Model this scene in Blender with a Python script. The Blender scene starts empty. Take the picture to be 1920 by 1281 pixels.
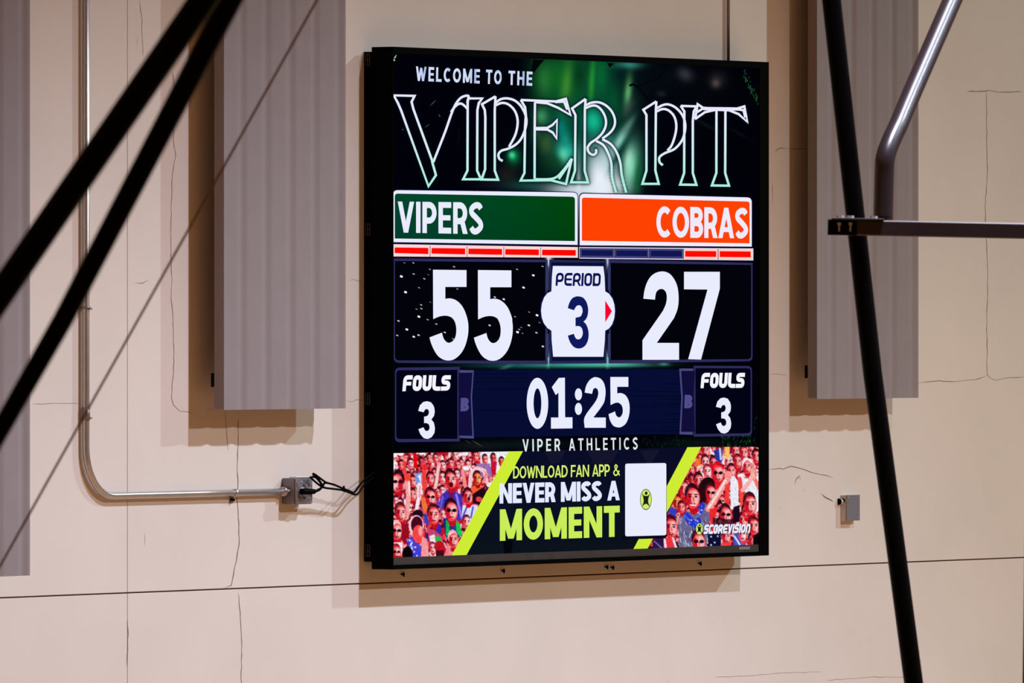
import bpy, bmesh, math, random
import numpy as np
from mathutils import Vector
from mathutils.geometry import tessellate_polygon

random.seed(7)
scene = bpy.context.scene
COL = scene.collection

# ------------------------------------------------------------------ camera
FPX = 18848.0                       # focal length in pixels of a 1920 px wide frame
YAW = math.radians(57.0)
HZ = 600.0                          # eye level line
DIST = FPX * 0.0022                 # metres to the wall
FW = Vector((math.sin(YAW), math.cos(YAW), 0.0))
RT = Vector((math.cos(YAW), -math.sin(YAW), 0.0))
UP = Vector((0, 0, 1))
CAM = -DIST * FW + Vector((0, 0, 5.5))
cam_d = bpy.data.cameras.new('camera')
cam = bpy.data.objects.new('camera', cam_d)
COL.objects.link(cam)
cam.location = CAM
cam.rotation_euler = (math.pi / 2, 0, -YAW)
cam_d.sensor_width = 36.0
cam_d.lens = FPX * 36.0 / 1920.0
cam_d.shift_y = (HZ - 640.5) / 1920.0
cam_d.clip_start = 0.5
cam_d.clip_end = 300
cam_d.dof.use_dof = True
cam_d.dof.focus_distance = DIST + 0.3
cam_d.dof.aperture_fstop = 15.5
scene.camera = cam

# ------------------------------------------------------------------ world, lights, exposure
w = bpy.data.worlds.new('gym_ambient'); scene.world = w
w.use_nodes = True
bg = w.node_tree.nodes['Background']
bg.inputs[0].default_value = (1.0, 0.42, 0.10, 1)
bg.inputs[1].default_value = 0.168

def spot(name, loc, aim, power, col, size, angle, blend=1.0):
    d = bpy.data.lights.new(name, 'SPOT')
    d.energy = power; d.color = col; d.shadow_soft_size = size
    d.spot_size = math.radians(angle); d.spot_blend = blend
    o = bpy.data.objects.new(name, d); COL.objects.link(o)
    o.location = loc
    o.rotation_euler = (Vector(aim) - Vector(loc)).to_track_quat('-Z', 'Y').to_euler()
    return o
COOL = (0.86, 0.90, 1.0)
# cut-off high bays: the wall near the ceiling sits above their beam edge
spot('high_bay_lamp', (2.6, -14, 19.8), (-1.6, -10.0, 3.0), 12600, (0.70, 0.79, 1.0), 0.22, 70, 0.40)
spot('high_bay_lamp', (20.0, -13, 18.5), (9.0, -8.5, 0.0), 10100, (0.70, 0.96, 1.0), 0.25, 76, 0.35)
spot('high_bay_lamp', (2.4, -15, 13.2), (0.5, -6.5, 0.0), 3000, (1.0, 0.95, 0.88), 0.20, 74, 0.35)
_f = CAM + (FW + RT * (780.0 / FPX) + UP * (480.0 / FPX)) * 32.5
spot('high_bay_lamp', _f - FW * 1.0 + RT * 2.2 + UP * 9.0, _f, 9000, (0.88, 0.86, 1.0), 0.45, 24, 0.6)  # added lamp, narrow beam aimed at the bent tube to give its highlight

vs = scene.view_settings
vs.view_transform = 'Standard'
vs.look = 'None'
vs.gamma = 1.0
vs.use_curve_mapping = False
vs.exposure = 0.0

# ------------------------------------------------------------------ mapping from sight lines to real points
def ray(px, py):
    return FW + RT * ((px - 960.0) / FPX) + UP * ((HZ - py) / FPX)
def W(px, py, d=0.0):
    """point on the plane d metres in front of the wall"""
    r = ray(px, py)
    return CAM + r * ((-d - CAM.y) / r.y)
def P(px, py, t):
    """point t metres away along the view"""
    return CAM + ray(px, py) * t
def WZ(px, py, d):
    p = W(px, py, d); return p.x, p.z

# ------------------------------------------------------------------ helpers
def lin(c):
    out = []
    for v in c:
        v = max(0.0, min(255.0, v)) / 255.0
        out.append(v / 12.92 if v <= 0.04045 else ((v + 0.055) / 1.055) ** 2.4)
    return tuple(out)

def mat(name, rgb, rough=0.6, metal=0.0, noise=0.0, nscale=20.0, bump=0.0, spec=0.5):
    m = bpy.data.materials.new(name); m.use_nodes = True
    nt = m.node_tree; b = nt.nodes['Principled BSDF']
    c = lin(rgb)
    b.inputs['Base Color'].default_value = (*c, 1)
    b.inputs['Roughness'].default_value = rough
    b.inputs['Metallic'].default_value = metal
    b.inputs['Specular IOR Level'].default_value = spec
    tc = nt.nodes.new('ShaderNodeTexCoord')
    if noise > 0:
        n = nt.nodes.new('ShaderNodeTexNoise'); n.inputs['Scale'].default_value = nscale
        n.inputs['Detail'].default_value = 6
        nt.links.new(tc.outputs['Object'], n.inputs['Vector'])
        r = nt.nodes.new('ShaderNodeValToRGB')
        lo = tuple(v * (1 - noise) for v in c); hi = tuple(min(1, v * (1 + noise)) for v in c)
        r.color_ramp.elements[0].color = (*lo, 1); r.color_ramp.elements[1].color = (*hi, 1)
        r.color_ramp.elements[0].position = 0.3; r.color_ramp.elements[1].position = 0.7
        nt.links.new(n.outputs['Fac'], r.inputs['Fac'])
        nt.links.new(r.outputs['Color'], b.inputs['Base Color'])
    if bump > 0:
        n2 = nt.nodes.new('ShaderNodeTexNoise'); n2.inputs['Scale'].default_value = nscale * 6
        n2.inputs['Detail'].default_value = 4
        nt.links.new(tc.outputs['Object'], n2.inputs['Vector'])
        bp = nt.nodes.new('ShaderNodeBump'); bp.inputs['Strength'].default_value = bump
        bp.inputs['Distance'].default_value = 0.01
        nt.links.new(n2.outputs['Fac'], bp.inputs['Height'])
        nt.links.new(bp.outputs['Normal'], b.inputs['Normal'])
    return m

M_WALL = mat('painted_concrete', (229, 216, 209), 0.85, noise=0.035, nscale=1.6, bump=0.12)
M_JOINT = mat('joint_sealant', (120, 84, 70), 0.9, noise=0.1)
M_CRACK = mat('crack_dark', (122, 88, 72), 0.95, noise=0.2, nscale=60)
M_SHEET = mat('grey_acoustic_deck', (146, 134, 138), 0.75, noise=0.03, nscale=9)
M_CHAN = mat('grey_channel', (136, 123, 121), 0.7, noise=0.03)
M_BLACKM = mat('black_cabinet', (2, 2, 3), 0.6, noise=0.1, spec=0.02)
M_LEDGE = mat('dull_lower_trim', (46, 37, 33), 0.6, noise=0.25, nscale=14)
M_LATCH = mat('dark_latch', (58, 58, 60), 0.5, metal=0.3, noise=0.1)
M_BLACKP = mat('black_powder_coat', (4, 3, 5), 0.4, noise=0.05, spec=0.06)
M_BLACKG = mat('black_gloss_tube', (40, 34, 42), 0.33, noise=0.05, spec=0.7)
M_BAR = mat('charcoal_bar', (46, 38, 44), 0.38, noise=0.12, nscale=6, spec=0.5)
M_EMT = mat('galvanised_conduit', (200, 192, 190), 0.3, metal=0.75, noise=0.06, nscale=30)
M_EMT2 = mat('weathered_conduit', (142, 130, 126), 0.45, metal=0.6, noise=0.08, nscale=30)
M_BOX = mat('galvanised_box', (134, 126, 128), 0.5, metal=0.5, noise=0.1, nscale=40)
M_COVER = mat('grey_cover', (122, 116, 126), 0.6, metal=0.1, noise=0.06, nscale=30)
M_CREAM = mat('cream_box', (216, 204, 196), 0.7, noise=0.08, nscale=60)
M_WHITEM = mat('white_bushing', (232, 228, 236), 0.4, noise=0.02)
M_RUBBER = mat('black_rubber', (3, 3, 3), 0.6, noise=0.1, spec=0.05)
M_BOLT = mat('zinc_bolt', (196, 196, 206), 0.35, metal=0.25, noise=0.05)
M_WIRE = mat('steel_cable', (142, 116, 110), 0.5, metal=0.2, noise=0.1)
M_FLOOR = mat('maple_floor', (186, 140, 92), 0.4, noise=0.1, nscale=3)

def mesh_obj(name, verts, faces, m, parent=None, smooth=False, **props):
    me = bpy.data.meshes.new(name)
    me.from_pydata([tuple(v) for v in verts], [], faces)
    me.materials.append(m)
    if smooth:
        me.polygons.foreach_set('use_smooth', [True] * len(me.polygons))
    me.update()
    o = bpy.data.objects.new(name, me); COL.objects.link(o)
    if parent is not None: o.parent = parent
    for k, v in props.items(): o[k] = v
    return o

def recalc(o, bev=0.0, seg=2):
    bm = bmesh.new(); bm.from_mesh(o.data)
    if bev > 0:
        bmesh.ops.bevel(bm, geom=list(bm.edges), offset=bev, segments=seg, affect='EDGES', profile=0.5)
    bmesh.ops.recalc_face_normals(bm, faces=bm.faces)
    bm.to_mesh(o.data); bm.free()
    return o

CUBEF = [(0,1,2,3),(7,6,5,4),(0,4,5,1),(1,5,6,2),(2,6,7,3),(3,7,4,0)]
def boxv(x0, x1, y0, y1, z0, z1):
    return [(x0,y0,z0),(x1,y0,z0),(x1,y1,z0),(x0,y1,z0),(x0,y0,z1),(x1,y0,z1),(x1,y1,z1),(x0,y1,z1)]
class MB:
    def __init__(s): s.v = []; s.f = []
    def add(s, v, f):
        n = len(s.v); s.v += [tuple(p) for p in v]; s.f += [tuple(i + n for i in q) for q in f]; return s
    def box(s, x0, x1, y0, y1, z0, z1): return s.add(boxv(x0, x1, y0, y1, z0, z1), CUBEF)
    def build(s, name, m, parent=None, bev=0.0, smooth=False, **kw):
        return recalc(mesh_obj(name, s.v, s.f, m, parent, smooth, **kw), bev)

def tube_geo(pts, rad, n=16, cap=True):
    pts = [Vector(p) for p in pts]; V = []; F = []
    t0 = (pts[1] - pts[0]).normalized()
    ref = Vector((0, 0, 1)) if abs(t0.z) < 0.9 else Vector((0, 1, 0))
    u = t0.cross(ref).normalized()
    for i, p in enumerate(pts):
        if i == 0: t = pts[1] - pts[0]
        elif i == len(pts) - 1: t = pts[-1] - pts[-2]
        else: t = (pts[i+1] - p).normalized() + (p - pts[i-1]).normalized()
        t.normalize()
        u = (u - t * u.dot(t)).normalized(); v = t.cross(u)
        r = rad[i] if isinstance(rad, (list, tuple)) else rad
        for k in range(n):
            a = 2 * math.pi * k / n
            V.append(p + (u * math.cos(a) + v * math.sin(a)) * r)
    for i in range(len(pts) - 1):
        for k in range(n):
            k2 = (k + 1) % n
            F.append((i*n+k, i*n+k2, (i+1)*n+k2, (i+1)*n+k))
    if cap:
        F.append(tuple(range(n - 1, -1, -1))); F.append(tuple(range((len(pts)-1)*n, len(pts)*n)))
    return V, F
def tube(name, pts, rad, m, parent=None, n=16, **kw):
    V, F = tube_geo(pts, rad, n)
    return recalc(mesh_obj(name, V, F, m, parent, True, **kw))

def catmull(pts, seg=6, closed=False):
    out = []; n = len(pts)
    rng = range(n) if closed else range(n - 1)
    for i in rng:
        if closed: p0, p1, p2, p3 = pts[i-1], pts[i], pts[(i+1) % n], pts[(i+2) % n]
        else: p0, p1, p2, p3 = pts[max(i-1, 0)], pts[i], pts[i+1], pts[min(i+2, n-1)]
        for k in range(seg):
            t = k / seg
            out.append(tuple(0.5 * ((2*b) + (c-a)*t + (2*a-5*b+4*c-d)*t*t + (3*b-a-3*c+d)*t**3)
                             for a, b, c, d in zip(p0, p1, p2, p3)))
    if not closed: out.append(tuple(pts[-1]))
    return out

def empty(name, loc, label=None, cat=None, group=None, kind=None):
    o = bpy.data.objects.new(name, None); COL.objects.link(o)
    o.location = loc; o.empty_display_size = 0.1
    if label: o['label'] = label
    if cat: o['category'] = cat
    if group: o['group'] = group
    if kind: o['kind'] = kind
    return o
def adopt(root):
    """children are authored in world space; hang them on the root without moving them"""
    from mathutils import Matrix
    inv = Matrix.Translation(-Vector(root.location))
    for o in list(COL.objects):
        if o.parent == root: o.matrix_parent_inverse = inv

# ------------------------------------------------------------------ setting: the wall and its panels
JZ = 0.5 * (W(240, 1110, 0).z + W(1905, 1048, 0).z)
JX = W(239, 600, 0).x
XL, XR = -38.0, W(1918, 600, 0).x + 9.0
ZT = 10.5
back = MB().box(XL, XR, 0.012, 0.25, 0, ZT).build('wall_back', M_JOINT, kind='structure')
back['label'] = 'cream painted concrete gym wall behind the scoreboard'
g = 0.0028
def wall_panel(x0, x1, z0, z1):
    MB().box(x0, x1, 0.0, 0.014, z0, z1).build('wall_panel', M_WALL, back, bev=0.0015)
wall_panel(XL, JX - g * 0.55, 0, JZ - g)
wall_panel(JX + g * 0.55, XR, 0, JZ - g)
wall_panel(XL, JX - g * 0.55, JZ + g, ZT)
wall_panel(JX + g * 0.55, XR, JZ + g, ZT)
floor = MB().box(XL, XR, -45, 0.0, -0.05, 0).build('floor', M_FLOOR, kind='structure')

def crack(pts, wpx=1.6):
    rnd = random.Random(int(pts[0][0] * 7 + pts[0][1]))
    fine = []
    for a, b in zip(pts[:-1], pts[1:]):
        L = math.hypot(b[0]-a[0], b[1]-a[1]); n = max(1, int(L / 9))
        for k in range(n):
            t = k / n
            fine.append((a[0] + (b[0]-a[0])*t + rnd.uniform(-.7, .7), a[1] + (b[1]-a[1])*t + rnd.uniform(-.7, .7)))
    fine.append(pts[-1])
    V = []; F = []; n = len(fine)
    for i, p in enumerate(fine):
        a = fine[max(0, i-1)]; b = fine[min(n-1, i+1)]
        dx, dy = b[0]-a[0], b[1]-a[1]; L = math.hypot(dx, dy) or 1
        ww = wpx * (0.25 + rnd.uniform(0.2, 0.75)) * 0.42
        if i in (0, n-1): ww = 0.1
        nx, ny = -dy / L * ww, dx / L * ww
        q = [W(p[0]+nx, p[1]+ny, 0.0), W(p[0]-nx, p[1]-ny, 0.0)]
        for v in q: V.append((v.x, -0.0004, v.z))
        if i: F.append((2*i-2, 2*i-1, 2*i+1, 2*i))
    mesh_obj('crack', V, F, M_CRACK, back)
for c, ww in [
    ([(262,0),(266,40),(268,105)], 1.2), ([(258,72),(256,86)], 2),
    ([(323,135),(327,165),(325,260),(329,290),(322,335),(321,400),(320,480),(322,520),(321,560),(324,590),(325,640),(326,680),(321,745),(325,760),(338,771),(350,772),(363,776)], 1.5),
    ([(447,785),(446,850),(444,880),(447,905),(443,930),(447,960),(448,1020),(443,1050),(434,1098),(420,1103)], 2.0),
    ([(447,1112),(450,1150),(453,1210),(452,1290)], 1.7),
    ([(422,770),(425,810),(427,845)], 1.3),
    ([(252,530),(266,531),(279,525)], 1.8),
    ([(386,772),(392,768),(402,768)], 1.2),
    ([(649,752),(660,754),(668,750),(683,751)], 1.3),
    ([(650,528),(660,524),(681,530)], 0.9),
    ([(60,758),(100,757),(150,757)], 1.0),
    ([(1440,881),(1464,878),(1467,880),(1482,874),(1500,878),(1522,886),(1548,892),(1562,896)], 2.2),
    ([(1490,910),(1492,899),(1496,897),(1499,892),(1501,900)], 2.0),
    ([(1506,917),(1508,922)], 3.0), ([(1461,951),(1463,954)], 3.0), ([(1479,913),(1482,914)], 2),
    ([(1540,926),(1547,933),(1557,938),(1563,941)], 3.2),
    ([(1453,287),(1456,281),(1464,278),(1476,279)], 1.8), ([(1476,279),(1500,280),(1515,279)], 1.2),
    ([(1448,342),(1449,380)], 0.9),
    ([(1441,703),(1458,702),(1474,704)], 0.9),
    ([(1812,171),(1850,171),(1856,170),(1872,173),(1917,172)], 1.8),
    ([(1849,172),(1850,240),(1851,330),(1847,390),(1849,440),(1851,480),(1852,520),(1850,600),(1851,703),(1857,709),(1867,713),(1885,709),(1925,707)], 1.4),
    ([(1722,718),(1760,714),(1790,716),(1816,713),(1836,711),(1851,704)], 1.5),
    ([(1340,1270),(1400,1268),(1470,1262),(1540,1260)], 0.8),
    ([(1550,1276),(1640,1270),(1700,1270)], 1.0),
    ([(286,1003),(288,1005)], 2), ([(271,1000),(271,1024)], 0.8), ([(1250,1276),(1253,1279)], 2.0),
    ([(238,1250),(240,1200),(239,1160)], 2.2),
]:
    crack(c, ww)

# ------------------------------------------------------------------ corrugated acoustic wall panels
DF, DB = 0.137, 0.092
def acoustic_panel(pxl, pxr, pyb, ref_px, label):
    x0 = W(pxl, 600, DF).x; x1 = W(pxr, 600, DF).x
    zb = W(ref_px, pyb, DF).z; zt = 9.0
    root = empty('acoustic_panel', ((x0+x1)/2, 0, zb), label, 'acoustic panel')
    # corrugated face: flat ribs with shallow trapezoid grooves
    n = 5; pitch = (x1 - x0) / n; prof = []
    for i in range(n):
        a = x0 + i * pitch
        prof.append((a, 0.0))
        for q in range(9): prof.append((a + pitch*(0.50 + 0.48*q/8), 0.0036*(1 - math.cos(2*math.pi*q/8))))
    prof.append((x1, 0.0))
    V = []; F = []
    for (x, dd) in prof:
        V += [(x, -DF + dd, zb), (x, -DF + dd, zt), (x, -DF + dd + 0.0015, zb), (x, -DF + dd + 0.0015, zt)]
    for i in range(len(prof) - 1):
        a, b = 4*i, 4*(i+1)
        F += [(a, b, b+1, a+1), (a+2, a+3, b+3, b+2), (a, a+2, b+2, b), (a+1, b+1, b+3, a+3)]
    recalc(mesh_obj('corrugated_face', V, F, M_SHEET, root))
    MB().box(x0 - 0.002, x0, -DF + 0.001, -DB, zb + 0.004, zt).build('side_channel', M_CHAN, root)
    MB().box(x1, x1 + 0.002, -DF + 0.001, -DB, zb + 0.004, zt).build('side_channel', M_CHAN, root)
    MB().box(x0, x1, -DB - 0.002, -DB, zb + 0.03, zt).build('shadow_backing', M_CHAN, root)  # unseen sheet, added so the panel casts a solid shadow
    for z in (zb + 0.09, zb + 2.4):
        for xx, xi in ((x0 + 0.001, x0 + 0.25), (x1 - 0.015, x1 - 0.27)):
            b = MB()
            b.box(xx, xx + 0.014, -DB, -DB + 0.018, z, z + 0.055)
            b.build('standoff_bracket', M_RUBBER, root)
            MB().box(xi, xi + 0.02, -DB, -0.001, z, z + 0.055).build('standoff_leg', M_RUBBER, root)
    adopt(root)
acoustic_panel(-180, 56, 1080, 40, 'grey corrugated acoustic panel cut off by the left edge, hanging lowest')
acoustic_panel(420, 648, 769, 420, 'grey corrugated acoustic panel hanging just left of the scoreboard')
acoustic_panel(1532, 1722, 748.5, 1532, 'grey corrugated acoustic panel right of the scoreboard, behind the black frame')

# ------------------------------------------------------------------ scoreboard
CF = 0.139
sx0 = W(736, 600, CF).x; sx1 = W(1441, 600, CF).x
sz1 = 0.5 * (W(736, 87, CF).z + W(1441, 117, CF).z)
sz0 = 0.5 * (W(736, 1069, CF).z + W(1441, 1041, CF).z)
SB = empty('scoreboard', ((sx0+sx1)/2, 0, sz0), 'large black framed video scoreboard mounted on the cream wall, showing 55 to 27', 'scoreboard')
MB().box(sx0, sx1, -CF + 0.006, -0.037, sz0, sz1).build('cabinet', M_BLACKM, SB, bev=0.002)
MB().box(sx0, sx1 - 0.03, -0.037, -0.001, sz0 + 0.03, sz1 - 0.019).build('back_frame', M_BLACKM, SB)
# bezel: four strips round the screen, following the cabinet front
bz = MB()
ix0 = W(737.2, 600, CF).x; ix1 = W(1423.5, 600, CF).x
iz1 = 0.5 * (W(737, 100, CF).z + W(1423, 127, CF).z); iz0 = 0.5 * (W(737, 1060, CF).z + W(1423, 1034.5, CF).z)
bz.box(sx0, ix0, -CF - 0.002, -CF + 0.006, sz0, sz1)
bz.box(ix1, sx1, -CF - 0.002, -CF + 0.006, sz0, sz1)
bz.box(ix0, ix1, -CF - 0.002, -CF + 0.006, iz1, sz1)
bz.box(ix0, ix1, -CF - 0.002, -CF + 0.006, sz0, iz0)
bz.build('bezel', M_BLACKM, SB)
lz = 0.5 * (W(737, 1048, CF).z + W(1423, 1028, CF).z)
MB().box(ix0, ix1, -CF + 0.002, -CF + 0.006, iz0, lz + 0.01).build('lower_trim', M_LEDGE, SB)
a0 = W(1384, 1029, CF - .001); a1 = W(1406, 1025, CF - .001)
for py in (112, 430, 748, 1033):
    z = W(690, py, 0.02).z; m = MB(); xs = sx0
    for i in range(3):
        m.box(xs - 0.004, xs, -0.032 + 0.011 * i, -0.029 + 0.011 * i, z - 0.024, z + 0.024)
    m.box(xs - 0.004, xs, -0.032, -0.007, z - 0.024, z - 0.021)
    m.box(xs - 0.004, xs, -0.032, -0.007, z + 0.021, z + 0.024)
    m.box(xs - 0.004, xs, -0.032, -0.007, z - 0.002, z + 0.001)
    m.build('latch', M_LATCH, SB)
for px, py in ((760,1077),(948,1070.5),(1142,1063.5),(1153,1064.5),(1317,1057)):
    x = W(px, py, 0.02).x; z = W(px, py, 0.02).z
    b = MB(); b.add(*tube_geo([(x, -0.001, z), (x, -0.016, z)], 0.004, 8))
    b.add(*tube_geo([(x, -0.012, z + 0.009), (x, -0.012, z - 0.010)], 0.0034, 6))
    b.build('bolt', M_RUBBER, SB)

# ---- screen: everything below is what the LED screen shows, built as flat lit artwork
MS = bpy.data.materials.new('led_screen'); MS.use_nodes = True
nt = MS.node_tree; nt.nodes.clear()
o_ = nt.nodes.new('ShaderNodeOutputMaterial'); e_ = nt.nodes.new('ShaderNodeEmission'); at = nt.nodes.new('ShaderNodeAttribute')
at.attribute_name = 'Col'; nt.links.new(at.outputs['Color'], e_.inputs['Color']); nt.links.new(e_.outputs[0], o_.inputs[0])
MS.cycles.emission_sampling = 'NONE'
SD = 0.1345            # depth of the lowest artwork layer
STEP = 0.00025
WHITE = (232, 236, 252)

def set_col(me, cols):
    a = me.color_attributes.new('Col', 'FLOAT_COLOR', 'POINT')
    arr = np.ones((len(me.vertices), 4), dtype=np.float32); arr[:, :3] = cols
    a.data.foreach_set('color', arr.ravel())

def np_lin(c):
    c = np.clip(c, 0, 255) / 255.0
    return np.where(c <= 0.04045, c / 12.92, ((c + 0.055) / 1.055) ** 2.4)

SX0, SX1 = 737.0, 1423.0
def stop(px): return 100 + (px - 737) / 686 * 27
def sbot(px): return 1048 - (px - 737) / 686 * 20

class Art:
    """flat coloured polygons on the screen, given in picture coordinates; lvl = layer"""
    def __init__(s): s.v = []; s.f = []; s.c = []
    def poly(s, pts, col, lvl=1, holes=()):
        rings = [list(pts)] + [list(h) for h in holes]
        allp = [p for r in rings for p in r]
        tris = tessellate_polygon([[Vector((p[0], p[1], 0)) for p in r] for r in rings])
        n = len(s.v)
        for p in allp:
            s.v.append(tuple(W(p[0], p[1], SD + lvl * STEP)))
            s.c.append(col(p[0], p[1]) if callable(col) else col)
        s.f += [tuple(n + i for i in t) for t in tris]
    def ribbon(s, pts, wd, col, lvl=1, closed=False, wx=1.0):
        """wd total width; wx narrows it in x (squeezed type)"""
        pts = [tuple(p) for p in pts]
        q = [pts[0]]
        for p in pts[1:]:
            if math.hypot(p[0]-q[-1][0], p[1]-q[-1][1]) > 1e-3: q.append(p)
        if closed and math.hypot(q[0][0]-q[-1][0], q[0][1]-q[-1][1]) < 1e-3: q.pop()
        L, R = offset(q, wd, closed)
        n = len(s.v); m = len(q)
        for l, r in zip(L, R):
            for p in (l, r):
                s.v.append(tuple(W(p[0], p[1], SD + lvl * STEP)))
                s.c.append(col(p[0], p[1]) if callable(col) else col)
        for i in range(m if closed else m - 1):
            j = (i + 1) % m
            s.f.append((n+2*i, n+2*i+1, n+2*j+1, n+2*j))
    def rect(s, x0, y0, x1, y1, col, lvl=1): s.poly([(x0,y0),(x1,y0),(x1,y1),(x0,y1)], col, lvl)
    def ell(s, cx, cy, rx, ry, col, lvl=1, n=28, hole=None):
        e = lambda a, b: [(cx + a*math.cos(2*math.pi*k/n), cy + b*math.sin(2*math.pi*k/n)) for k in range(n)]
        s.poly(e(rx, ry), col, lvl, [e(*hole)] if hole else ())
    def build(s, name, parent, **kw):
        me = bpy.data.meshes.new(name); me.from_pydata(s.v, [], s.f); me.materials.append(MS)
        set_col(me, np_lin(np.array(s.c, dtype=np.float64)))
        o = bpy.data.objects.new(name, me); COL.objects.link(o); o.parent = parent
        for k, v in kw.items(): o[k] = v
        return o

def offset(q, wd, closed):
    m = len(q); L = []; R = []
    for i, p in enumerate(q):
        a = q[i-1] if (i or closed) else None
        b = q[(i+1) % m] if (i < m-1 or closed) else None
        def nrm(u, v):
            dx, dy = v[0]-u[0], v[1]-u[1]; l = math.hypot(dx, dy) or 1; return (-dy/l, dx/l)
        if a is None: nx, ny = nrm(p, b); k = 1
        elif b is None: nx, ny = nrm(a, p); k = 1
        else:
            n1, n2 = nrm(a, p), nrm(p, b); nx, ny = n1[0]+n2[0], n1[1]+n2[1]
            l = math.hypot(nx, ny)
            if l < 0.2: nx, ny = n1; k = 1
            else:
                nx, ny = nx/l, ny/l; k = min(1.8, 1/max(0.3, nx*n1[0]+ny*n1[1]))
        h = wd * 0.5 * k
        L.append((p[0]+nx*h, p[1]+ny*h)); R.append((p[0]-nx*h, p[1]-ny*h))
    return L, R

# ---- lettering: glyphs as polygons in a cell of height 1 (y up), squeezed into place by a quad
def bar(x0, y0, x1, y1, t): return [(x0,y0),(x0+t,y0),(x1+t,y1),(x1,y1)]
def rc(x0, y0, x1, y1): return [(x0,y0),(x1,y0),(x1,y1),(x0,y1)]
def arc(cx, cy, rx, ry, a0, a1, n=12):
    return [(cx + rx*math.cos(math.radians(a0+(a1-a0)*k/n)), cy + ry*math.sin(math.radians(a0+(a1-a0)*k/n))) for k in range(n+1)]
def rib(pts, t, closed=False):
    q = [pts[0]]
    for p in pts[1:]:
        if math.hypot(p[0]-q[-1][0], p[1]-q[-1][1]) > .012: q.append(p)
    if closed and math.hypot(q[0][0]-q[-1][0], q[0][1]-q[-1][1]) < .012: q.pop()
    pts = q
    L, R = offset(pts, t, closed); out = []
    m = len(pts)
    for i in range(m if closed else m-1):
        j = (i+1) % m; out.append([L[i], R[i], R[j], L[j]])
    return out
def rp(pts, r, n=4, closed=False):
    out = []; m = len(pts)
    for i, p in enumerate(pts):
        if not closed and i in (0, m-1): out.append(p); continue
        a, b = pts[i-1], pts[(i+1) % m]
        def tow(q):
            l = math.hypot(q[0]-p[0], q[1]-p[1]) or 1; k = min(r, l*0.5)/l
            return (p[0]+(q[0]-p[0])*k, p[1]+(q[1]-p[1])*k)
        s0, s1 = tow(a), tow(b)
        for k in range(n+1):
            t = k/n; out.append(tuple((1-t)**2*u + 2*t*(1-t)*v + t*t*w_ for u, v, w_ in zip(s0, p, s1)))
    return out

def glyph(c, t):
    h = t/2; o = []
    if c == 'I': return t, [rc(0,0,t,1)]
    if c in 'EFL':
        w_ = .56; o = [rc(0,0,t,1)]
        if c != 'F': o.append(rc(0,0,w_,t*.95))
        if c != 'L': o += [rc(0,1-t*.95,w_,1), rc(0,.5-t*.42,w_*.94,.5+t*.42)]
        return w_, o
    if c == 'T': return .66, [rc(0,1-t*.95,.66,1), rc(.33-h,0,.33+h,1)]
    if c == 'H': return .7, [rc(0,0,t,1), rc(.7-t,0,.7,1), rc(0,.5-h*.9,.7,.5+h*.9)]
    if c == 'V':
        w_ = .72; return w_, [bar(w_/2-h,0,0,1,t), bar(w_/2-h,0,w_-t,1,t)]
    if c == 'A':
        w_ = .76; return w_, [bar(0,0,w_/2-h,1,t), bar(w_-t,0,w_/2-h,1,t), rc(w_*.2,.2,w_*.8,.2+t*.8)]
    if c == 'W':
        w_ = 1.06; a = w_*.3-h; b = w_*.7-h
        return w_, [bar(a,0,0,1,t), bar(a,0,w_/2-h,.92,t), bar(b,0,w_/2-h,.92,t), bar(b,0,w_-t,1,t)]
    if c == 'M':
        w_ = .92; return w_, [rc(0,0,t,1), rc(w_-t,0,w_,1), bar(w_/2-h,.06,0,1,t), bar(w_/2-h,.06,w_-t,1,t)]
    if c == 'N':
        w_ = .76; return w_, [rc(0,0,t,1), rc(w_-t,0,w_,1), bar(w_-t,0,0,1,t)]
    if c in 'PR':
        w_ = .62; r = .27 - h*.2
        p = [(h,1-h)] + arc(w_-h-r*.9, 1-h-r, r*.9, r, 90, -90) + [(h,1-h-2*r)]
        o = [rc(0,0,t,1)] + rib(p, t)
        if c == 'R': o.append(bar(w_-t*.98,0,w_*.42,.48,t*1.08))
        return w_, o
    if c == 'B':
        w_ = .62; r1 = (.54-t)/2+.005; r2 = (.56-t)/2+.01
        o = [rc(0,0,t,1)]
        o += rib([(h,1-h)] + arc(w_-h-r1-.02, 1-h-r1, r1, r1, 90, -90) + [(h,1-h-2*r1)], t)
        o += rib([(h,h+2*r2)] + arc(w_-h-r2, h+r2, r2, r2, 90, -90) + [(h,h)], t)
        return w_, o
    if c == 'D':
        w_ = .72; return w_, [rc(0,0,t,1)] + rib([(h,1-h)] + arc(w_*.36,.5,w_*.64-h,.5-h,90,-90,18) + [(h,h)], t)
    if c == 'O':
        w_ = .8; return w_, rib(arc(w_/2,.5,w_/2-h,.5-h,0,345,23), t, True)
    if c == 'C':
        w_ = .72; return w_, rib(arc(.4,.5,.4-h,.5-h,48,312,20), t)
    if c == 'U':
        w_ = .72; return w_, rib([(h,1)] + arc(w_/2,.36,w_/2-h,.36-h,180,360,14) + [(w_-h,1)], t)
    if c == 'S':
        w_ = .6
        p = catmull([(w_-h*.9,.80),(w_*.72,1-h*1.05),(w_*.45,1-h),(h*1.15,.80),(h*1.2,.66),(w_*.5,.52),(w_-h*1.15,.36),(w_-h,.22),(w_*.55,h),(w_*.3,h*1.05),(h*.9,.21)], 5)
        return w_, rib(p, t)
    if c == '&':
        w_ = .8
        p = catmull([(w_*.98,h*.6),(.42,.5),(.22,.76),(.34,1-h*.8),(.5,.78),(.3,.55),(h,.27),(.3,h*.8),(.56,.18),(.74,.46)], 5)
        return w_, rib(p, t*.8)
    return .34, []
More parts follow.
